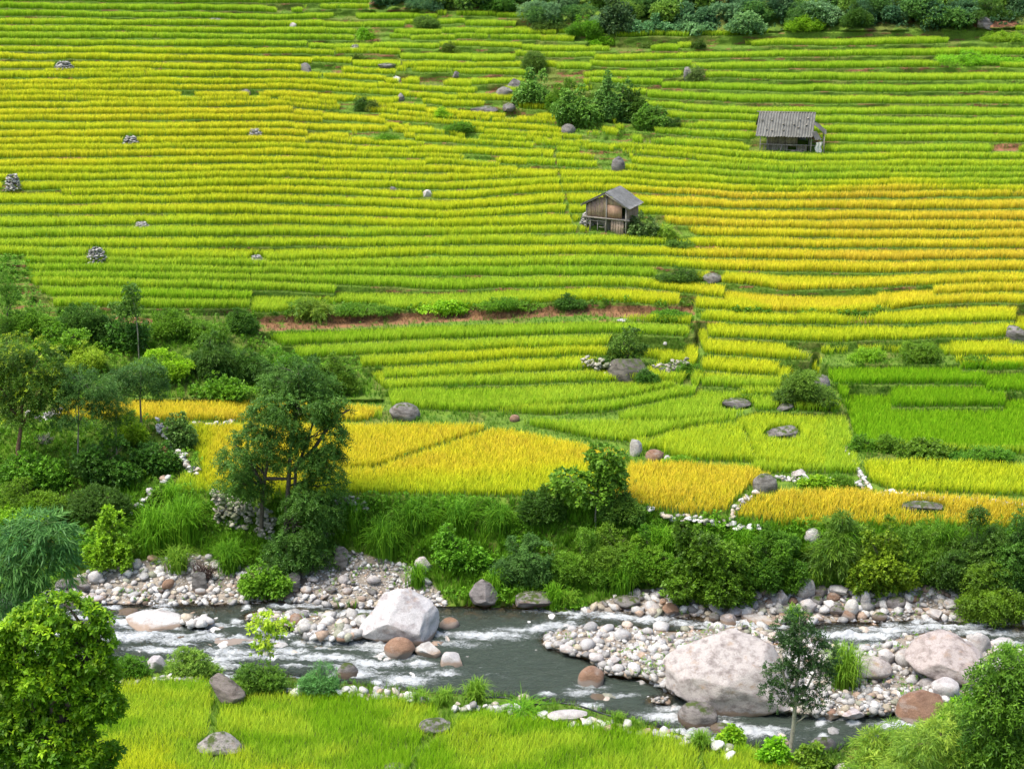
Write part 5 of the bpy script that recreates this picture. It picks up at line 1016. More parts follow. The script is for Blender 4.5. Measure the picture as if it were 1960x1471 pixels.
for i, (x, y, h_, tl) in enumerate(((xl + .25, -.6, zE, 0), (xr - .1, -.4, zE, 0), (xr + 1.0, -.3, zE + .1, 0), (xl + .85, -.02, zE, .0), (xl + .55, -.3, hB, .28), (xl + 2.0, -.3, hB, .22), (xr + 1.0, 1.0, zE + .2, 0))):
    boxes('post', h2, [((x, y, h_ / 2 - .06), (.085, .085, h_ + .1), (0, tl, 0))], M_OLDWOOD, .2, 40 + i)
boxes('ridge_pole', h2, [(((xl + xr) / 2 + .05, dR - .5, zR + .05), (W2 * 1.1, .08, .08))], M_OLDWOOD, .1, 18)
mS, t, out = newmat('white_sheet'); p = nd(t, 'ShaderNodeBsdfPrincipled', i_Roughness=.8); p.inputs['Base Color'].default_value = (.66, .64, .58, 1); t.links.new(p.outputs[0], out.inputs[0])
fa = np.linspace(0, 1, 14); fb = np.linspace(0, 1, 8); SV = [(xr + .28 + .55 * a + .06 * math.sin(9 * b), -.34 + .06 * math.sin(14 * a) + .1 * a, .08 + (hB + .18) * b + .06 * a) for b in fb for a in fa]
link('hanging_sheet', mesh_np('hanging_sheet', np.array(SV), quads=quadgrid(8, 14), mat=mS, smooth=True), h2)

# ------------------------------------------------------------------ trees
tree_px('forked_tree', 'tall dark leafy tree with forked trunks standing in front of the golden field', (552, 1062),
    [(a_[0] * .88 + 65, a_[1], a_[2] * .84, a_[3] * .9, *a_[4:]) for a_ in [(570, 705, 45, 22, 0), (600, 735, 62, 32, 20), (540, 735, 48, 30), (575, 775, 82, 34), (520, 790, 60, 30), (640, 775, 42, 24, -10), (560, 815, 85, 34), (480, 840, 60, 30), (625, 830, 60, 34), (655, 790, 36, 14), (450, 880, 52, 34), (505, 880, 50, 30, 40), (585, 875, 60, 24),
     (640, 880, 46, 30), (435, 925, 45, 26), (480, 930, 42, 24), (630, 930, 50, 40), (600, 960, 55, 45, -30), (585, 1010, 55, 45, -35), (560, 1055, 60, 40, -40), (610, 1055, 50, 38, -25), (635, 985, 36, 40), (535, 1085, 36, 22, -50)]],
    'pinnate', ((.03, .10, .015), (.09, .22, .03)), [[(552, 1064), (548, 1000), (552, 930), (556, 860), (568, 790), (572, 735)], [(500, 1010), (502, 960), (507, 910), (520, 850), (536, 790)], [(563, 1040), (562, 960), (566, 900), (590, 840), (610, 770)], [(503, 930), (470, 870), (450, 850)], [(560, 900), (600, 860), (640, 800), (668, 784)], [(505, 915), (550, 916), (568, 914)]],
    .17, dens=1.35, gaps=.44, tip=(.12, .27, .04), tipf=.22, seed=1, bark=(.10, .085, .06))
tree_px('vine_covered_sapling', 'small tree with a round vine covered top leaning over the amber fields', (1140, 1012),
    [(1162, 872, 36, 26), (1172, 900, 30, 28), (1155, 895, 34, 26), (1165, 925, 26, 16), (1090, 915, 36, 18), (1110, 935, 40, 20), (1140, 945, 34, 20), (1075, 930, 20, 14)],
    'vine', ((.05, .15, .015), (.17, .36, .03)), [[(1140, 1014), (1140, 980), (1144, 940), (1158, 900)], [(1144, 950), (1110, 930)]], .06, dens=1.1, gaps=.28, seed=2, leaf=1.05, bark=(.3, .28, .22))
tree_px('slender_tree', 'slim pale trunked tree with a loose dark crown in front of the enormous slab', (1518, 1452),
    [(1530, 1185, 26, 20), (1512, 1205, 34, 22), (1545, 1225, 42, 28), (1505, 1240, 34, 26), (1570, 1255, 36, 26), (1530, 1268, 48, 28), (1492, 1285, 30, 22), (1568, 1290, 34, 20), (1520, 1300, 36, 18), (1476, 1320, 22, 12), (1540, 1325, 26, 14), (1492, 1345, 22, 7), (1560, 1340, 22, 10), (1545, 1365, 14, 8)],
    'small', ((.015, .055, .015), (.06, .14, .04)), [[(1518, 1456), (1514, 1425), (1520, 1385), (1522, 1340), (1526, 1300), (1530, 1250), (1530, 1200)], [(1521, 1350), (1508, 1320), (1500, 1290), (1496, 1250)], [(1522, 1345), (1545, 1315), (1560, 1285)], [(1521, 1352), (1490, 1330)], [(1523, 1348), (1550, 1340)]],
    .115, dens=.62, gaps=.46, leaf=1.15, seed=3, bark=(.42, .38, .30))
tree_px('leafy_tree', 'tree with yellow green tipped crown at the left edge, bare lower trunk', (42, 905),
    [(40, 665, 44, 24), (80, 680, 40, 24), (15, 690, 34, 26), (60, 710, 58, 28), (100, 720, 30, 22), (20, 735, 42, 26), (75, 745, 44, 22), (40, 775, 46, 22), (85, 775, 26, 16), (15, 765, 26, 20), (-20, 700, 40, 40), (30, 800, 36, 10)],
    'pinnate', ((.035, .10, .015), (.10, .22, .02)), [[(42, 907), (34, 860), (40, 820), (42, 780), (46, 720)], [(41, 815), (62, 785), (80, 750)], [(41, 805), (20, 780), (8, 750)]], .15, dens=.85, gaps=.38, tip=(.34, .46, .02), tipf=.5, seed=4, bark=(.20, .12, .07))
tree_px('flat_topped_tree', 'feathery flat topped tree second from the left, over the grassy patch', (148, 912),
    [(150, 715, 34, 10), (125, 735, 40, 13), (180, 735, 44, 15), (155, 755, 60, 14), (110, 765, 32, 12), (190, 765, 36, 14), (150, 790, 44, 14), (120, 805, 24, 10)],
    'fern', ((.03, .10, .02), (.09, .22, .045)), [[(147, 914), (149, 870), (150, 810), (151, 750)]], .07, dens=.9, gaps=.40, seed=5, bark=(.22, .20, .15), leaf=1.1)
tree_px('flat_topped_tree', 'feathery tree with a kinked pale foot beside the crumbling white wall', (277, 838),
    [(280, 700, 30, 10), (255, 715, 40, 14), (298, 722, 22, 22), (235, 735, 30, 14), (275, 735, 36, 12), (218, 755, 26, 12), (305, 745, 12, 16)],
    'fern', ((.03, .10, .02), (.09, .22, .05)), [[(278, 840), (270, 805), (268, 760), (270, 715)]], .075, dens=.9, gaps=.40, seed=6, bark=(.20, .18, .14), leaf=1.1)
tree_px('slender_sapling', 'thin tree between the two feathery flat topped ones', (224, 880),
    [(222, 770, 22, 14), (210, 790, 18, 12), (232, 795, 20, 12), (218, 815, 22, 12)], 'fern', ((.04, .12, .02), (.12, .26, .03)), [[(224, 882), (222, 840), (222, 790)]], .05, dens=.8, gaps=.42, seed=7, bark=(.3, .27, .2))
tree_px('lone_sapling', 'lone thin tree rising before the green terraces, drooping leaves on top', (266, 690),
    [(250, 553, 14, 8), (252, 568, 18, 11), (258, 584, 13, 10), (240, 590, 14, 8), (224, 586, 14, 5), (232, 597, 18, 5), (250, 600, 20, 6)], 'broad', ((.05, .14, .025), (.13, .28, .04)), [[(266, 692), (264, 640), (260, 600), (254, 570)]], .05, dens=1.0, gaps=.36, seed=8, bark=(.3, .28, .2))
tree_px('edge_tree', 'bushy bright green tree at the left edge below the terraces', (16, 640),
    [(8, 540, 14, 22), (20, 565, 16, 20), (10, 590, 24, 20), (30, 605, 22, 16), (5, 620, 26, 16), (28, 625, 20, 10)], 'small', ((.05, .15, .02), (.14, .32, .03)), [[(16, 642), (14, 600), (12, 550)]], .06, dens=.8, gaps=.42, seed=9)
tree_px('boulder_tree', 'small round tree growing on top of the dark boulder', (1200, 700),
    [(1208, 640, 18, 12), (1200, 655, 28, 14), (1220, 660, 18, 14), (1185, 668, 16, 12), (1208, 675, 26, 10), (1175, 680, 10, 12)], 'broad', ((.04, .11, .02), (.14, .28, .035)), [[(1200, 706), (1202, 680), (1205, 650)], [(1198, 700), (1185, 670)]], .05, dens=1.0, gaps=.36, leaf=.9, seed=10, zoff=.5)
tree_px('young_tree', 'thin yellow green young tree on the near shore against the rapids', (518, 1300),
    [(512, 1182, 30, 8), (500, 1200, 26, 9), (535, 1200, 28, 8), (515, 1222, 34, 9), (498, 1240, 20, 7), (535, 1240, 26, 9)], 'maple', ((.20, .40, .02), (.42, .60, .05)), [[(518, 1302), (517, 1260), (515, 1220), (512, 1185)]], .04, dens=.8, gaps=.44, leaf=.75, seed=11, bark=(.3, .3, .15))
tree_px('near_leafy_tree', 'large bright green leafy tree filling the lower left corner', (95, 1640),
    [(125, 1165, 52, 28), (60, 1185, 46, 30), (170, 1185, 40, 26), (20, 1210, 40, 34), (105, 1210, 62, 34, -20), (185, 1225, 36, 28), (60, 1250, 66, 36, 20), (150, 1260, 58, 34, -20), (195, 1285, 34, 28), (15, 1290, 50, 38), (100, 1300, 66, 38), (175, 1330, 46, 34, -20),
     (50, 1350, 62, 40), (130, 1370, 64, 38), (205, 1355, 30, 26), (15, 1400, 50, 44), (90, 1420, 64, 40, -20), (160, 1430, 54, 36), (205, 1445, 30, 26, 10), (60, 1480, 70, 36), (140, 1490, 60, 34), (-20, 1250, 60, 60), (-20, 1400, 60, 60)],
    'maple', ((.06, .18, .008), (.17, .36, .012)), [[(95, 1642), (98, 1500), (100, 1380), (105, 1260)], [(100, 1450), (60, 1350), (40, 1260)], [(100, 1400), (150, 1320), (170, 1240)]], .2, depth=46, dens=1.9, gaps=.30, leaf=.62, tip=(.30, .50, .015), tipf=.40, seed=12)
tree_px('bamboo', 'blue green bamboo drooping over the shore at the left edge', (-40, 1500),
    [(60, 1000, 34, 16), (95, 1005, 36, 20), (40, 1030, 44, 26), (85, 1040, 44, 28), (120, 1035, 26, 26), (25, 1070, 46, 34), (75, 1085, 42, 36), (120, 1075, 24, 26), (15, 1120, 44, 40), (55, 1135, 38, 34), (5, 1165, 34, 26), (-20, 1080, 40, 50)],
    'bamboo', G_BAMB, [[(-40, 1502), (-30, 1300), (0, 1120), (40, 1020), (85, 1000)], [(-45, 1500), (-20, 1250), (20, 1100), (70, 1050), (120, 1040)], [(-30, 1500), (0, 1300), (20, 1180), (50, 1110)]], .045, depth=52, dens=.9, gaps=.34, seed=13, bark=(.16, .24, .08), crownname='foliage', cat='bamboo', leaf=.9)

undergrowth('undergrowth', 'tangled leafy undergrowth over the far river bank', BANK, .022, 'broad', ((.06, .18, .012), (.19, .42, .02)), .7, 61)
undergrowth('undergrowth', 'tangled undergrowth and creepers on the shrubby left slope', BLUFF, .024, 'broad', ((.05, .16, .012), (.22, .44, .025)), .8, 62, .9)
undergrowth('undergrowth', 'small leafy weeds in the green patches of the terraces', UP & ((fbm(GX / 30, GY / 9, 3) > .5)), .012, 'small', ((.05, .15, .015), (.14, .32, .03)), .3, 63)
undergrowth('undergrowth', 'bright creepers hanging over the brown bank across the terraces', OPEN & ~BROWN & (band([(480, 606), (600, 600), (800, 594), (1000, 582), (1130, 577)], 12) | band([(1130, 590), (1330, 594)], 12) | band([(1410, 592), (1560, 606), (1680, 602)], 12)), .05, 'broad', ((.05, .15, .012), (.18, .38, .02)), .55, 67)
undergrowth('undergrowth', 'weeds filling the green corridor in the middle of the upper terraces', UP & (GX > 900) & (GX < 1330) & (GY > 190) & (GY < 330), .03, 'small', ((.07, .22, .015), (.20, .44, .03)), .4, 68)
undergrowth('undergrowth', 'weeds and creepers at the left edge below the terraces', OPEN & poly([(-80, 495), (60, 495), (90, 615), (-80, 615)]), .05, 'broad', ((.06, .18, .015), (.20, .42, .03)), .6, 70)
undergrowth('undergrowth', 'leafy weeds along the edges of the lower fields', MID, .008, 'small', ((.05, .15, .015), (.14, .32, .03)), .35, 64)
undergrowth('undergrowth', 'leafy weeds along the near river bank', NEARB & (GY < 1500), .010, 'small', ((.06, .18, .015), (.18, .38, .03)), .4, 65)
undergrowth('undergrowth', 'small weeds sprouting between the river stones', (BAR | GRAV) & (fbm(GX / 20, GY / 10, 3) > .60), .02, 'small', ((.07, .20, .015), (.22, .44, .03)), .35, 69)
undergrowth('undergrowth', 'dark leafy cover on the slope at the top edge', FOREST & (GY > -80), .03, 'broad', ((.02, .07, .03), (.08, .18, .06)), 1.2, 66, 1.3)
# ------------------------------------------------------------------ shrubs, hedges, tall grass
S = shrub
for a in ((205, 1085, 90, 110, 'broad', G_BRI, 'bright leafy shrub between the bamboo and the tall grass'), (60, 980, 120, 60, 'small', G_MID, 'low dense bush on the dark slope at the far left'), (500, 1140, 85, 60, 'broad', G_MID, 'rounded green bush growing on the white shingle'),
          (880, 1090, 90, 90, 'broad', G_MID, 'leafy bush in the middle of the grassy bank'), (1000, 1120, 120, 100, 'small', G_BLUE, 'bluish green bush low on the bank above the flat boulder'), (1110, 1110, 110, 90, 'fern', G_MID, 'light green bush on the bank left of the hanging one'),
          (1040, 1000, 90, 70, 'small', G_DARK, 'dark bush at the bank top left of the vine covered sapling'), (1190, 1000, 80, 80, 'small', ((.05, .14, .02), (.15, .30, .04)), 'rounded bush at the bank top right of the vine covered sapling'), (1180, 1090, 100, 80, 'fern', G_MID, 'green bush below the vine covered sapling'),
          (1250, 1120, 110, 110, 'small', G_MID, 'bush at the left of the large hanging one'), (1360, 1158, 165, 180, 'broad', ((.04, .12, .01), (.15, .33, .02)), 'large leafy bush hanging over the far shore'), (1490, 1130, 110, 128, 'small', ((.04, .12, .015), (.12, .27, .02)), 'tall fluffy bush right of the large hanging one'),
          (1610, 1095, 110, 110, 'bamboo', ((.06, .16, .02), (.17, .34, .03)), 'grassy bamboo like bush above the white shore stones'), (1690, 1135, 130, 132, 'broad', ((.05, .14, .01), (.20, .38, .02)), 'tall leafy bush with a pale bare stem on the far bank'), (1760, 1100, 100, 105, 'fern', G_MID, 'bright green bush at the bank top near the right'),
          (1860, 1130, 160, 150, 'pinnate', G_DARK, 'dark dense bush on the bank near the right edge'), (1900, 1185, 120, 110, 'pinnate', ((.05, .15, .01), (.17, .35, .02)), 'lighter leafy bush hanging low at the right shore'), (1950, 1150, 110, 165, 'pinnate', G_DARK, 'dark bush cut by the right edge above the river'),
          (370, 1300, 100, 60, 'small', ((.08, .18, .03), (.20, .36, .06)), 'soft green shrub on the near shore before the long low boulder'), (255, 1300, 60, 44, 'small', G_MID, 'small dark shrub beside the leafy tree on the near shore'), (500, 1320, 90, 54, 'small', ((.05, .15, .02), (.15, .30, .03)), 'shrub under the yellow green young tree'),
          (610, 1325, 66, 50, 'fern', ((.05, .17, .05), (.15, .34, .10)), 'feathery fern like bush on the near shore'), (1480, 1460, 60, 44, 'broad', G_BRI, 'leafy weed left of the slim trunk'), (1395, 1430, 46, 40, 'broad', G_BRI, 'big leaved weed at the corner of the near rice'),
          (1560, 1475, 60, 50, 'broad', ((.06, .16, .02), (.18, .34, .03)), 'leafy weed at the foot of the slim tree'), (1700, 1500, 140, 110, 'bamboo', ((.10, .24, .03), (.26, .42, .05)), 'light green bamboo like shrub at the lower right'), (1800, 1480, 150, 130, 'fern', ((.10, .22, .03), (.25, .42, .06)), 'pale feathery shrub in front of the russet boulder'),
          (1840, 1395, 90, 60, 'broad', G_BRI, 'low leafy shrub below the bluish white boulder'), (1545, 775, 110, 62, 'small', ((.05, .13, .02), (.17, .30, .04)), 'mounded bush over the grey boulder at the green plots'), (1760, 690, 70, 36, 'fern', G_MID, 'small bush between the yellow and fresh green strips'),
          (1660, 690, 60, 22, 'fern', G_BRI, 'low bush left of the small one by the fresh green strips'), (1870, 700, 50, 18, 'small', G_MID, 'low weeds at the end of the yellow strip'), (1320, 720, 50, 24, 'small', G_MID, 'low bush by the stone facing'), (1150, 705, 40, 20, 'small', G_DARK, 'dark creeper left of the dark boulder'),
          (590, 604, 80, 30, 'bamboo', ((.06, .18, .02), (.18, .36, .03)), 'bright bushy clump at the left end of the brown bank'), (700, 600, 110, 18, 'small', G_MID, 'low bush along the brown bank, left part'), (850, 597, 90, 18, 'broad', G_BRI, 'low bush along the brown bank, middle part'), (975, 590, 110, 18, 'small', G_MID, 'low bush along the brown bank, right part'), (1090, 588, 60, 22, 'small', G_DARK, 'dark bush at the right end of the brown bank'),
          (1280, 612, 80, 18, 'small', G_MID, 'dark low bushes above the small yellow plot'), (1300, 538, 90, 24, 'small', G_DARK, 'dark creeping bush left of the white spotted boulder'), (1390, 820, 50, 10, 'small', G_MID, 'weeds along the plot edge'),
          (345, 860, 50, 70, 'broad', ((.04, .13, .03), (.13, .30, .07)), 'upright leafy bush at the top of the crumbling white wall'), (250, 850, 60, 60, 'small', G_BRI, 'light bush behind the feathery tree'), (645, 750, 90, 70, 'small', G_MID, 'round bush behind the forked tree, right side'),
          (590, 760, 100, 80, 'small', G_DARK, 'dark bush behind the top of the forked tree'), (170, 640, 110, 60, 'small', G_DARK, 'dark creeper mound with a dead vine on top'), (230, 665, 100, 70, 'broad', G_DARK, 'dark leafy mound right of the creeper mound'), (330, 645, 90, 50, 'small', G_MID, 'green mound under the end of the green terraces'),
          (400, 655, 70, 40, 'fern', G_MID, 'shrub left of the dark hedge corner'), (465, 635, 60, 44, 'small', G_DARK, 'dark bush at the left tip of the brown bank'), (400, 710, 90, 66, 'bamboo', G_DARK, 'dark long leaved bush in the middle of the slope'), (470, 720, 90, 46, 'bamboo', G_DARK, 'long leaved bush right of the darkest one'),
          (120, 680, 110, 60, 'broad', G_MID, 'bush behind the yellow tipped tree'), (160, 705, 60, 50, 'fern', G_YEL, 'yellow green feathery shrub above the flat topped tree'), (60, 640, 90, 44, 'small', G_MID, 'shrub mass below the left edge terraces'), (310, 720, 100, 50, 'small', G_BRI, 'light green weeds on the upper slope'),
          (540, 715, 80, 46, 'small', G_MID, 'bush at the slope end near the forked tree top'), (530, 745, 70, 40, 'small', G_BLUE, 'greyish green bush just above the ripe strip'), (420, 760, 110, 36, 'broad', G_MID, 'low leafy bush above the ripe strip'), (70, 930, 130, 66, 'broad', G_MID, 'weedy thicket below the yellow tipped tree'),
          (200, 920, 120, 80, 'broad', G_DARK, 'dark thicket on the slope below the feathery trees'), (300, 900, 80, 60, 'broad', G_DARK, 'dark leafy bush left of the crumbling wall'), (180, 985, 150, 50, 'small', G_DARK, 'dark creepers low on the left slope'), (310, 975, 60, 40, 'broad', G_MID, 'bush by the descending white stones'),
          (40, 1000, 100, 40, 'broad', G_BRI, 'light weeds behind the bamboo'), (150, 1060, 110, 50, 'broad', G_MID, 'leafy weeds between bamboo and bright shrub'),
          # thicket on the upper slope and other bushes among the terraces
          (1020, 206, 78, 72, 'vine', ((.06, .18, .03), (.18, .38, .06)), 'leafy round bush by the slanting slabs'), (1080, 216, 66, 60, 'small', G_MID, 'lighter bush in the left middle of the thicket'), (1110, 236, 92, 72, 'vine', ((.06, .17, .03), (.20, .40, .06)), 'broad leafy bush in the middle of the thicket'),
          (1178, 234, 70, 98, 'vine', ((.04, .13, .03), (.13, .30, .05)), 'tallest dark vine draped tree of the thicket'), (1214, 228, 50, 58, 'broad', G_DARK, 'dark bush right of the tallest one of the thicket'), (1245, 243, 62, 46, 'broad', ((.06, .16, .02), (.18, .34, .04)), 'yellowish leafy bush at the right end of the thicket'),
          (1290, 245, 40, 18, 'small', G_DARK, 'low dark bush right of the thicket'), (1022, 132, 42, 32, 'fern', ((.06, .16, .02), (.12, .25, .03)), 'pointed grass mound above the thicket'), (1328, 158, 28, 32, 'fern', ((.08, .16, .04), (.16, .26, .06)), 'small bush on the pale standing stone'),
          (690, 212, 26, 28, 'fern', G_DARK, 'small pointed dark bush left of the broken strips'), (712, 212, 24, 18, 'small', G_OLIVE, 'olive bush beside the pointed dark one'), (700, 76, 28, 20, 'bamboo', ((.10, .30, .01), (.28, .48, .02)), 'bright spiky bush near the top'),
          (815, 52, 44, 20, 'small', G_OLIVE, 'olive bush near the top centre'), (862, 105, 34, 22, 'small', G_OLIVE, 'grey green bush right of the upper strips'), (684, 122, 28, 16, 'small', G_OLIVE, 'olive bush beside a flat rock'), (848, 228, 28, 18, 'bamboo', G_BRI, 'spiky weed left of the rough rock pile'),
          (880, 252, 60, 16, 'small', G_MID, 'low creeper below the spiky weed'), (740, 270, 60, 10, 'small', G_MID, 'flat creeper in the yellow strips'), (1050, 62, 66, 30, 'small', G_OLIVE, 'bush over a ledge below the forest'), (1120, 66, 66, 34, 'small', G_MID, 'bush by the forest corner'), (1140, 90, 60, 26, 'small', G_BRI, 'light mound below the forest corner'),
          (1250, 92, 60, 12, 'small', G_OLIVE, 'low creeper patch on the top right terraces'), (1335, 92, 28, 14, 'small', G_DARK, 'dark low bush on the top right terraces'), (1880, 122, 160, 24, 'fern', G_BRI, 'weedy mound on the right terraces'), (1920, 80, 80, 18, 'fern', G_BRI, 'bright weeds under the brown grey rock'),
          (1225, 452, 60, 42, 'vine', ((.04, .11, .03), (.11, .24, .06)), 'vines over the lean-to right of the lower hut'), (1245, 460, 34, 22, 'bamboo', G_BRI, 'leafy plant below the hut vines'), (1280, 462, 50, 28, 'bamboo', ((.12, .32, .02), (.28, .48, .04)), 'bright banana like plant right of the lower hut'), (1300, 478, 60, 16, 'small', G_OLIVE, 'weeds over the earth mound right of the hut'),
          (1200, 440, 18, 50, 'vine', G_DARK, 'vine climbing the right corner of the lower hut'), (1700, 862, 60, 26, 'small', G_MID, 'left end of the creeper hedge above the yellow field'), (1780, 872, 110, 30, 'broad', ((.05, .14, .01), (.15, .30, .03)), 'middle of the creeper hedge above the yellow field'), (1880, 878, 120, 20, 'small', G_MID, 'thin right part of the creeper hedge'),
          (1650, 860, 50, 26, 'small', G_MID, 'creeper at the corner of the fresh green field'), (1560, 932, 70, 18, 'broad', G_BRI, 'creepers between the pale green plot and the amber field'), (1610, 932, 60, 18, 'small', G_MID, 'right end of the creepers above the amber field'), (1300, 888, 60, 12, 'small', G_BRI, 'low creepers behind the amber field'),
          (1240, 735, 40, 30, 'small', G_DARK, 'dark vine on the right side of the dark boulder'), (1430, 770, 40, 12, 'small', G_MID, 'low weed beside the brown grey boulder')):
    S(*a)
nb = tree_px('compound_leaf_shrub', 'dark dense shrub with compound leaves filling the lower right edge', (1930, 1600), [(1925, 1270, 40, 24), (1950, 1290, 40, 30), (1900, 1310, 44, 26), (1935, 1330, 60, 34), (1885, 1345, 42, 26), (1945, 1380, 60, 40), (1890, 1390, 50, 34), (1925, 1430, 60, 40), (1960, 1450, 50, 50), (1880, 1440, 44, 34)],
    'pinnate', ((.03, .10, .01), (.11, .26, .02)), [[(1930, 1602), (1925, 1450), (1920, 1330)]], .07, depth=54, dens=1.1, gaps=.3, tip=(.20, .38, .03), tipf=.25, seed=21, cat='shrub')
tree_px('light_shrub', 'pale green willowy shrub in the lower right corner', (1850, 1640), [(1760, 1420, 40, 26), (1800, 1400, 40, 24), (1740, 1455, 46, 28), (1800, 1450, 50, 30), (1850, 1440, 44, 30), (1720, 1490, 40, 20), (1840, 1480, 60, 30), (1900, 1480, 50, 26)],
    'bamboo', ((.10, .24, .03), (.26, .42, .05)), [[(1850, 1642), (1820, 1520), (1800, 1420)]], .05, depth=55, dens=.75, gaps=.36, seed=22, cat='shrub', leaf=.7)
DG = ((.05, .17, .008), (.17, .38, .018)); LG = ((.10, .25, .015), (.28, .46, .04)); MG = ((.07, .23, .008), (.22, .46, .02))
for a in ((300, 1050, 120, 110, MG, 'tall grass clump at the foot of the descending white stones', 420), (355, 1035, 110, 110, MG, 'big bright grass clump left of the retaining wall', 460), (440, 1090, 90, 70, DG, 'dark grass clump in front of the retaining wall', 420), (330, 975, 70, 70, MG, 'grass clump at the top of the slope corner', 260), (340, 1090, 90, 60, LG, 'lighter grass hanging over the left shingle', 240),
          (735, 1060, 110, 90, DG, 'large arching dark grass clump right of the forked tree', 460), (680, 1010, 80, 70, DG, 'grass clump above the arching one', 300), (790, 1010, 110, 70, DG, 'grass clump under the golden field edge', 360), (880, 1010, 110, 70, DG, 'grass clump right of the golden field edge clump', 360), (960, 1010, 100, 60, DG, 'grass clump left of the dark bank top bush', 300),
          (945, 1140, 70, 70, MG, 'grass clump above the rounded grey boulder', 260), (1060, 1160, 60, 60, MG, 'grass hanging over the flat boulder', 220), (1090, 1160, 60, 40, LG, 'light grass right of the flat boulder', 180), (1190, 1140, 80, 80, DG, 'grass clump above the speckled boulder', 300), (1270, 1050, 100, 60, MG, 'grass on the bank under the row of white stones', 300),
          (800, 1120, 70, 60, MG, 'grass on the bank above the fine gravel', 240), (1420, 1060, 80, 70, MG, 'grass between the two large bushes of the far bank', 260), (1560, 1120, 70, 60, LG, 'light grass above the maroon boulder', 240), (1520, 1190, 50, 44, MG, 'grass tuft among the far shore stones', 180), (1600, 1060, 120, 80, MG, 'tall grass along the bank top right', 400),
          (1800, 1060, 110, 90, DG, 'drooping grass at the bank top near the dark bushes', 380), (1615, 1310, 105, 100, LG, 'tall light grass clump on the bar right of the slim tree', 620), (912, 1345, 62, 62, LG, 'upright light grass clump on the near shore', 420), (800, 1350, 70, 40, LG, 'loose grass beside the white border stones', 220), (850, 1345, 60, 40, LG, 'grass between the border stones and the upright clump', 200),
          (460, 1330, 60, 36, LG, 'grass behind the tilted boulder', 200), (1340, 1430, 56, 46, LG, 'grass tuft in front of the dark grey boulder', 260), (1000, 1362, 120, 24, MG, 'low grass behind the hose', 300), (1180, 1390, 40, 40, LG, 'thin grass beside the hose end', 120), (1215, 1400, 40, 40, LG, 'thin grass at the edge of the right near field', 120),
          (1640, 1475, 50, 60, ((.16, .24, .03), (.42, .36, .10)), 'straw tipped tall grass by the mauve stones', 200), (1690, 1460, 60, 50, LG, 'grass behind the coiled hose', 220), (1740, 1395, 60, 30, LG, 'grass at the foot of the russet boulder', 160), (250, 268, 18, 20, LG, 'tall grass growing out of the stone stack', 60), (1930, 1260, 60, 40, MG, 'grass at the right edge of the river', 200)):
    grass_clump(a[0], a[1], a[2], a[3], a[4], a[5], n=a[6])
# dead brush
def brush(px, py, w_, h_, label, n, seed, col, name='brush_heap'):
    r = np.random.default_rng(seed); P0, mpp = gp(px, py); W = w_ * mpp / 2; Hh = h_ * mpp; paths = []
    for i in range(n):
        a = np.array([r.uniform(-W, W) * .6, r.uniform(-.3, .3), r.uniform(0, Hh * .3)]); b = np.array([r.uniform(-W, W), r.uniform(-.4, .4), r.uniform(.3, 1) * Hh]); paths.append((curve_pts(a, b, 4, .05, r, .12), [.022, .018, .013, .006]))
    o = branches(paths, name, None, col, r, 4); o.location = P0; return tag(o, label, 'brush heap')
brush(392, 1108, 50, 40, 'dark tangle of dead brush caught on the upright dark boulder', 90, 1, (.09, .06, .05))
brush(86, 848, 40, 20, 'small heap of dry grey sticks in the left grass', 50, 2, (.34, .31, .26))
brush(170, 618, 36, 34, 'dry bare vine on top of the creeper mound', 60, 3, (.28, .18, .12))
brush(1205, 716, 50, 24, 'dry twigs hanging over the dark boulder', 60, 4, (.26, .24, .18))
# hose and wire
def cable(name, label, pts, rad, col, cat, lift=.06, raw=None):
    P_ = raw if raw is not None else [gp(*p)[0] + np.array([0, 0, lift]) for p in pts]; P_ = np.array(P_); n = 40; s = np.r_[0, np.cumsum(np.linalg.norm(np.diff(P_, axis=0), axis=1))]; q = np.linspace(0, s[-1], n); Q_ = np.stack([np.interp(q, s, P_[:, k]) for k in range(3)], -1)
    v, qd, t_ = tube(Q_ - Q_[0], [rad] * n, 6); m_ = bpy.data.materials.get('black_rubber') or newmat('black_rubber')[0]
    if not m_.node_tree.nodes.get('P'):
        m_.node_tree.nodes.clear(); p = m_.node_tree.nodes.new('ShaderNodeBsdfPrincipled'); p.name = 'P'; p.inputs['Base Color'].default_value = (*col, 1); p.inputs['Roughness'].default_value = .45; o_ = m_.node_tree.nodes.new('ShaderNodeOutputMaterial'); m_.node_tree.links.new(p.outputs[0], o_.inputs[0])
    o = link(name, mesh_np(name, v, quads=qd, tris=t_, mat=m_, smooth=True), None, Q_[0]); return tag(o, label, cat)
cable('water_hose', 'long black hose lying over the white stones behind the right near field', [(890, 1345), (930, 1342), (965, 1342), (990, 1350), (1030, 1356), (1070, 1352), (1110, 1358), (1150, 1372), (1190, 1384)], .045, (.015, .016, .02), 'hose', .22)
cable('water_hose', 'short curved dark hose at the lower right near the mauve stones', [(1604, 1446), (1612, 1436), (1630, 1431), (1650, 1438), (1680, 1440), (1705, 1428), (1740, 1420)], .04, (.015, .02, .03), 'hose', .25)
def air(px, py, Yw):
    v = (py - 735.5) / F; tt = Yw / (math.cos(TH) - v * math.sin(TH)); return np.array([tt * (px - 980) / F, Yw, H - tt * (math.sin(TH) + v * math.cos(TH))])
cable('overhead_wire', 'thin dark wire crossing above the amber fields from the forked tree', None, .010, (.02, .02, .02), 'wire', raw=[air(x, y, 83 + (x - 560) * .004) for x, y in ((560, 985), (700, 975), (900, 957), (1193, 928), (1460, 902), (1700, 877), (2050, 838))])

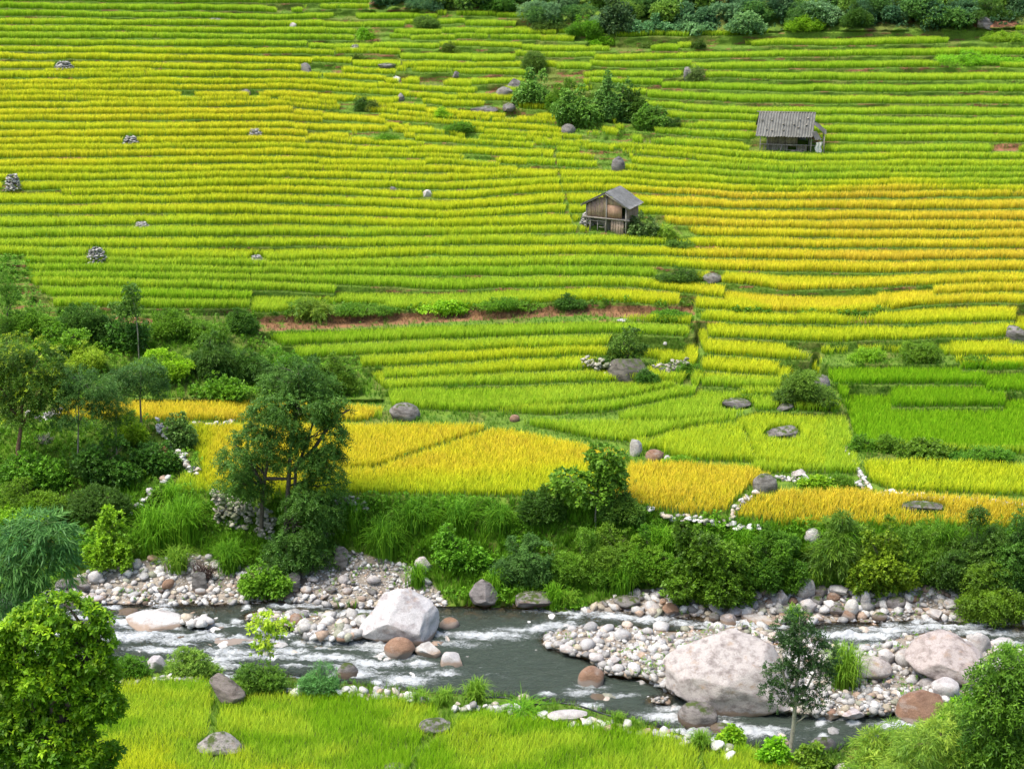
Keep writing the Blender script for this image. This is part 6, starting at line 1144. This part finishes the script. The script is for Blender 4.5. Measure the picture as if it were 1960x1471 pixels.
# ------------------------------------------------------------------ the wood along the top edge
r = np.random.default_rng(77)
FV = []; FQ = []; FC = []; off = 0
for i in range(190):
    px = r.uniform(690, 2060); top = 20 if px < 1010 else (58 if px < 1850 else 36); py = top - r.uniform(0, 1) ** 1.2 * (120 + .0 * top)
    if py < -70: continue
    P0, mpp = gp(px, max(py, -85)); w_ = r.uniform(1.0, 2.2); hh = r.uniform(1.0, 2.6)
    cl = [((.03, .10, .05), (.09, .22, .09)), ((.07, .18, .03), (.19, .36, .05)), ((.08, .20, .09), (.18, .35, .16)), ((.035, .12, .03), (.11, .26, .05))][r.choice(4, p=[.3, .3, .2, .2])]
    lb = [(P0[0] + r.uniform(-.6, .6) * w_, P0[1] + r.uniform(-.5, .6), P0[2] + hh * r.uniform(.3, .8), w_ * .6, w_ * .6, hh * .4) for _ in range(5)]
    v, q, c = crown(lb, ('broad', 'small')[i % 2], cl, r, mpp, .75 if i % 2 else 1.0, .3, 1.25); FV.append(v); FQ.append(q + off); FC.append(c); off += len(v)
o = link('woodland', mesh_np('woodland', np.concatenate(FV), quads=np.concatenate(FQ), col=np.concatenate(FC), mat=M_LEAF)); tag(o, 'dense dark green woodland along the top edge above the terraces', 'woodland', kind='stuff')
for i, (x, y, w_, h_, st, cl, lb) in enumerate(((950, 22, 70, 36, 'broad', G_DARK, 'dark round tree of the wood at the top centre'), (1180, 58, 60, 70, 'broad', ((.03, .09, .04), (.09, .2, .07)), 'bluish dark tree at the left corner of the deeper wood'), (1240, 62, 90, 34, 'broad', ((.07, .19, .09), (.18, .36, .17)), 'blue green bushes fringing the wood, left part'),
        (1330, 62, 90, 34, 'broad', ((.07, .19, .09), (.18, .36, .17)), 'blue green bushes fringing the wood, middle part'), (1430, 60, 80, 32, 'broad', ((.08, .20, .08), (.19, .37, .13)), 'blue green bushes fringing the wood, right part'), (1640, 50, 60, 44, 'small', G_DARK, 'dark round tree in the right part of the wood'), (1900, 40, 90, 40, 'small', G_DARK, 'dark trees above the brown grey rock'),
        (1540, 58, 70, 26, 'small', G_BRI, 'lighter bush at the foot of the wood'))):
    S(x, y, w_, h_, st, cl, lb, name='woodland_tree', cat='tree', leaf=1.15)
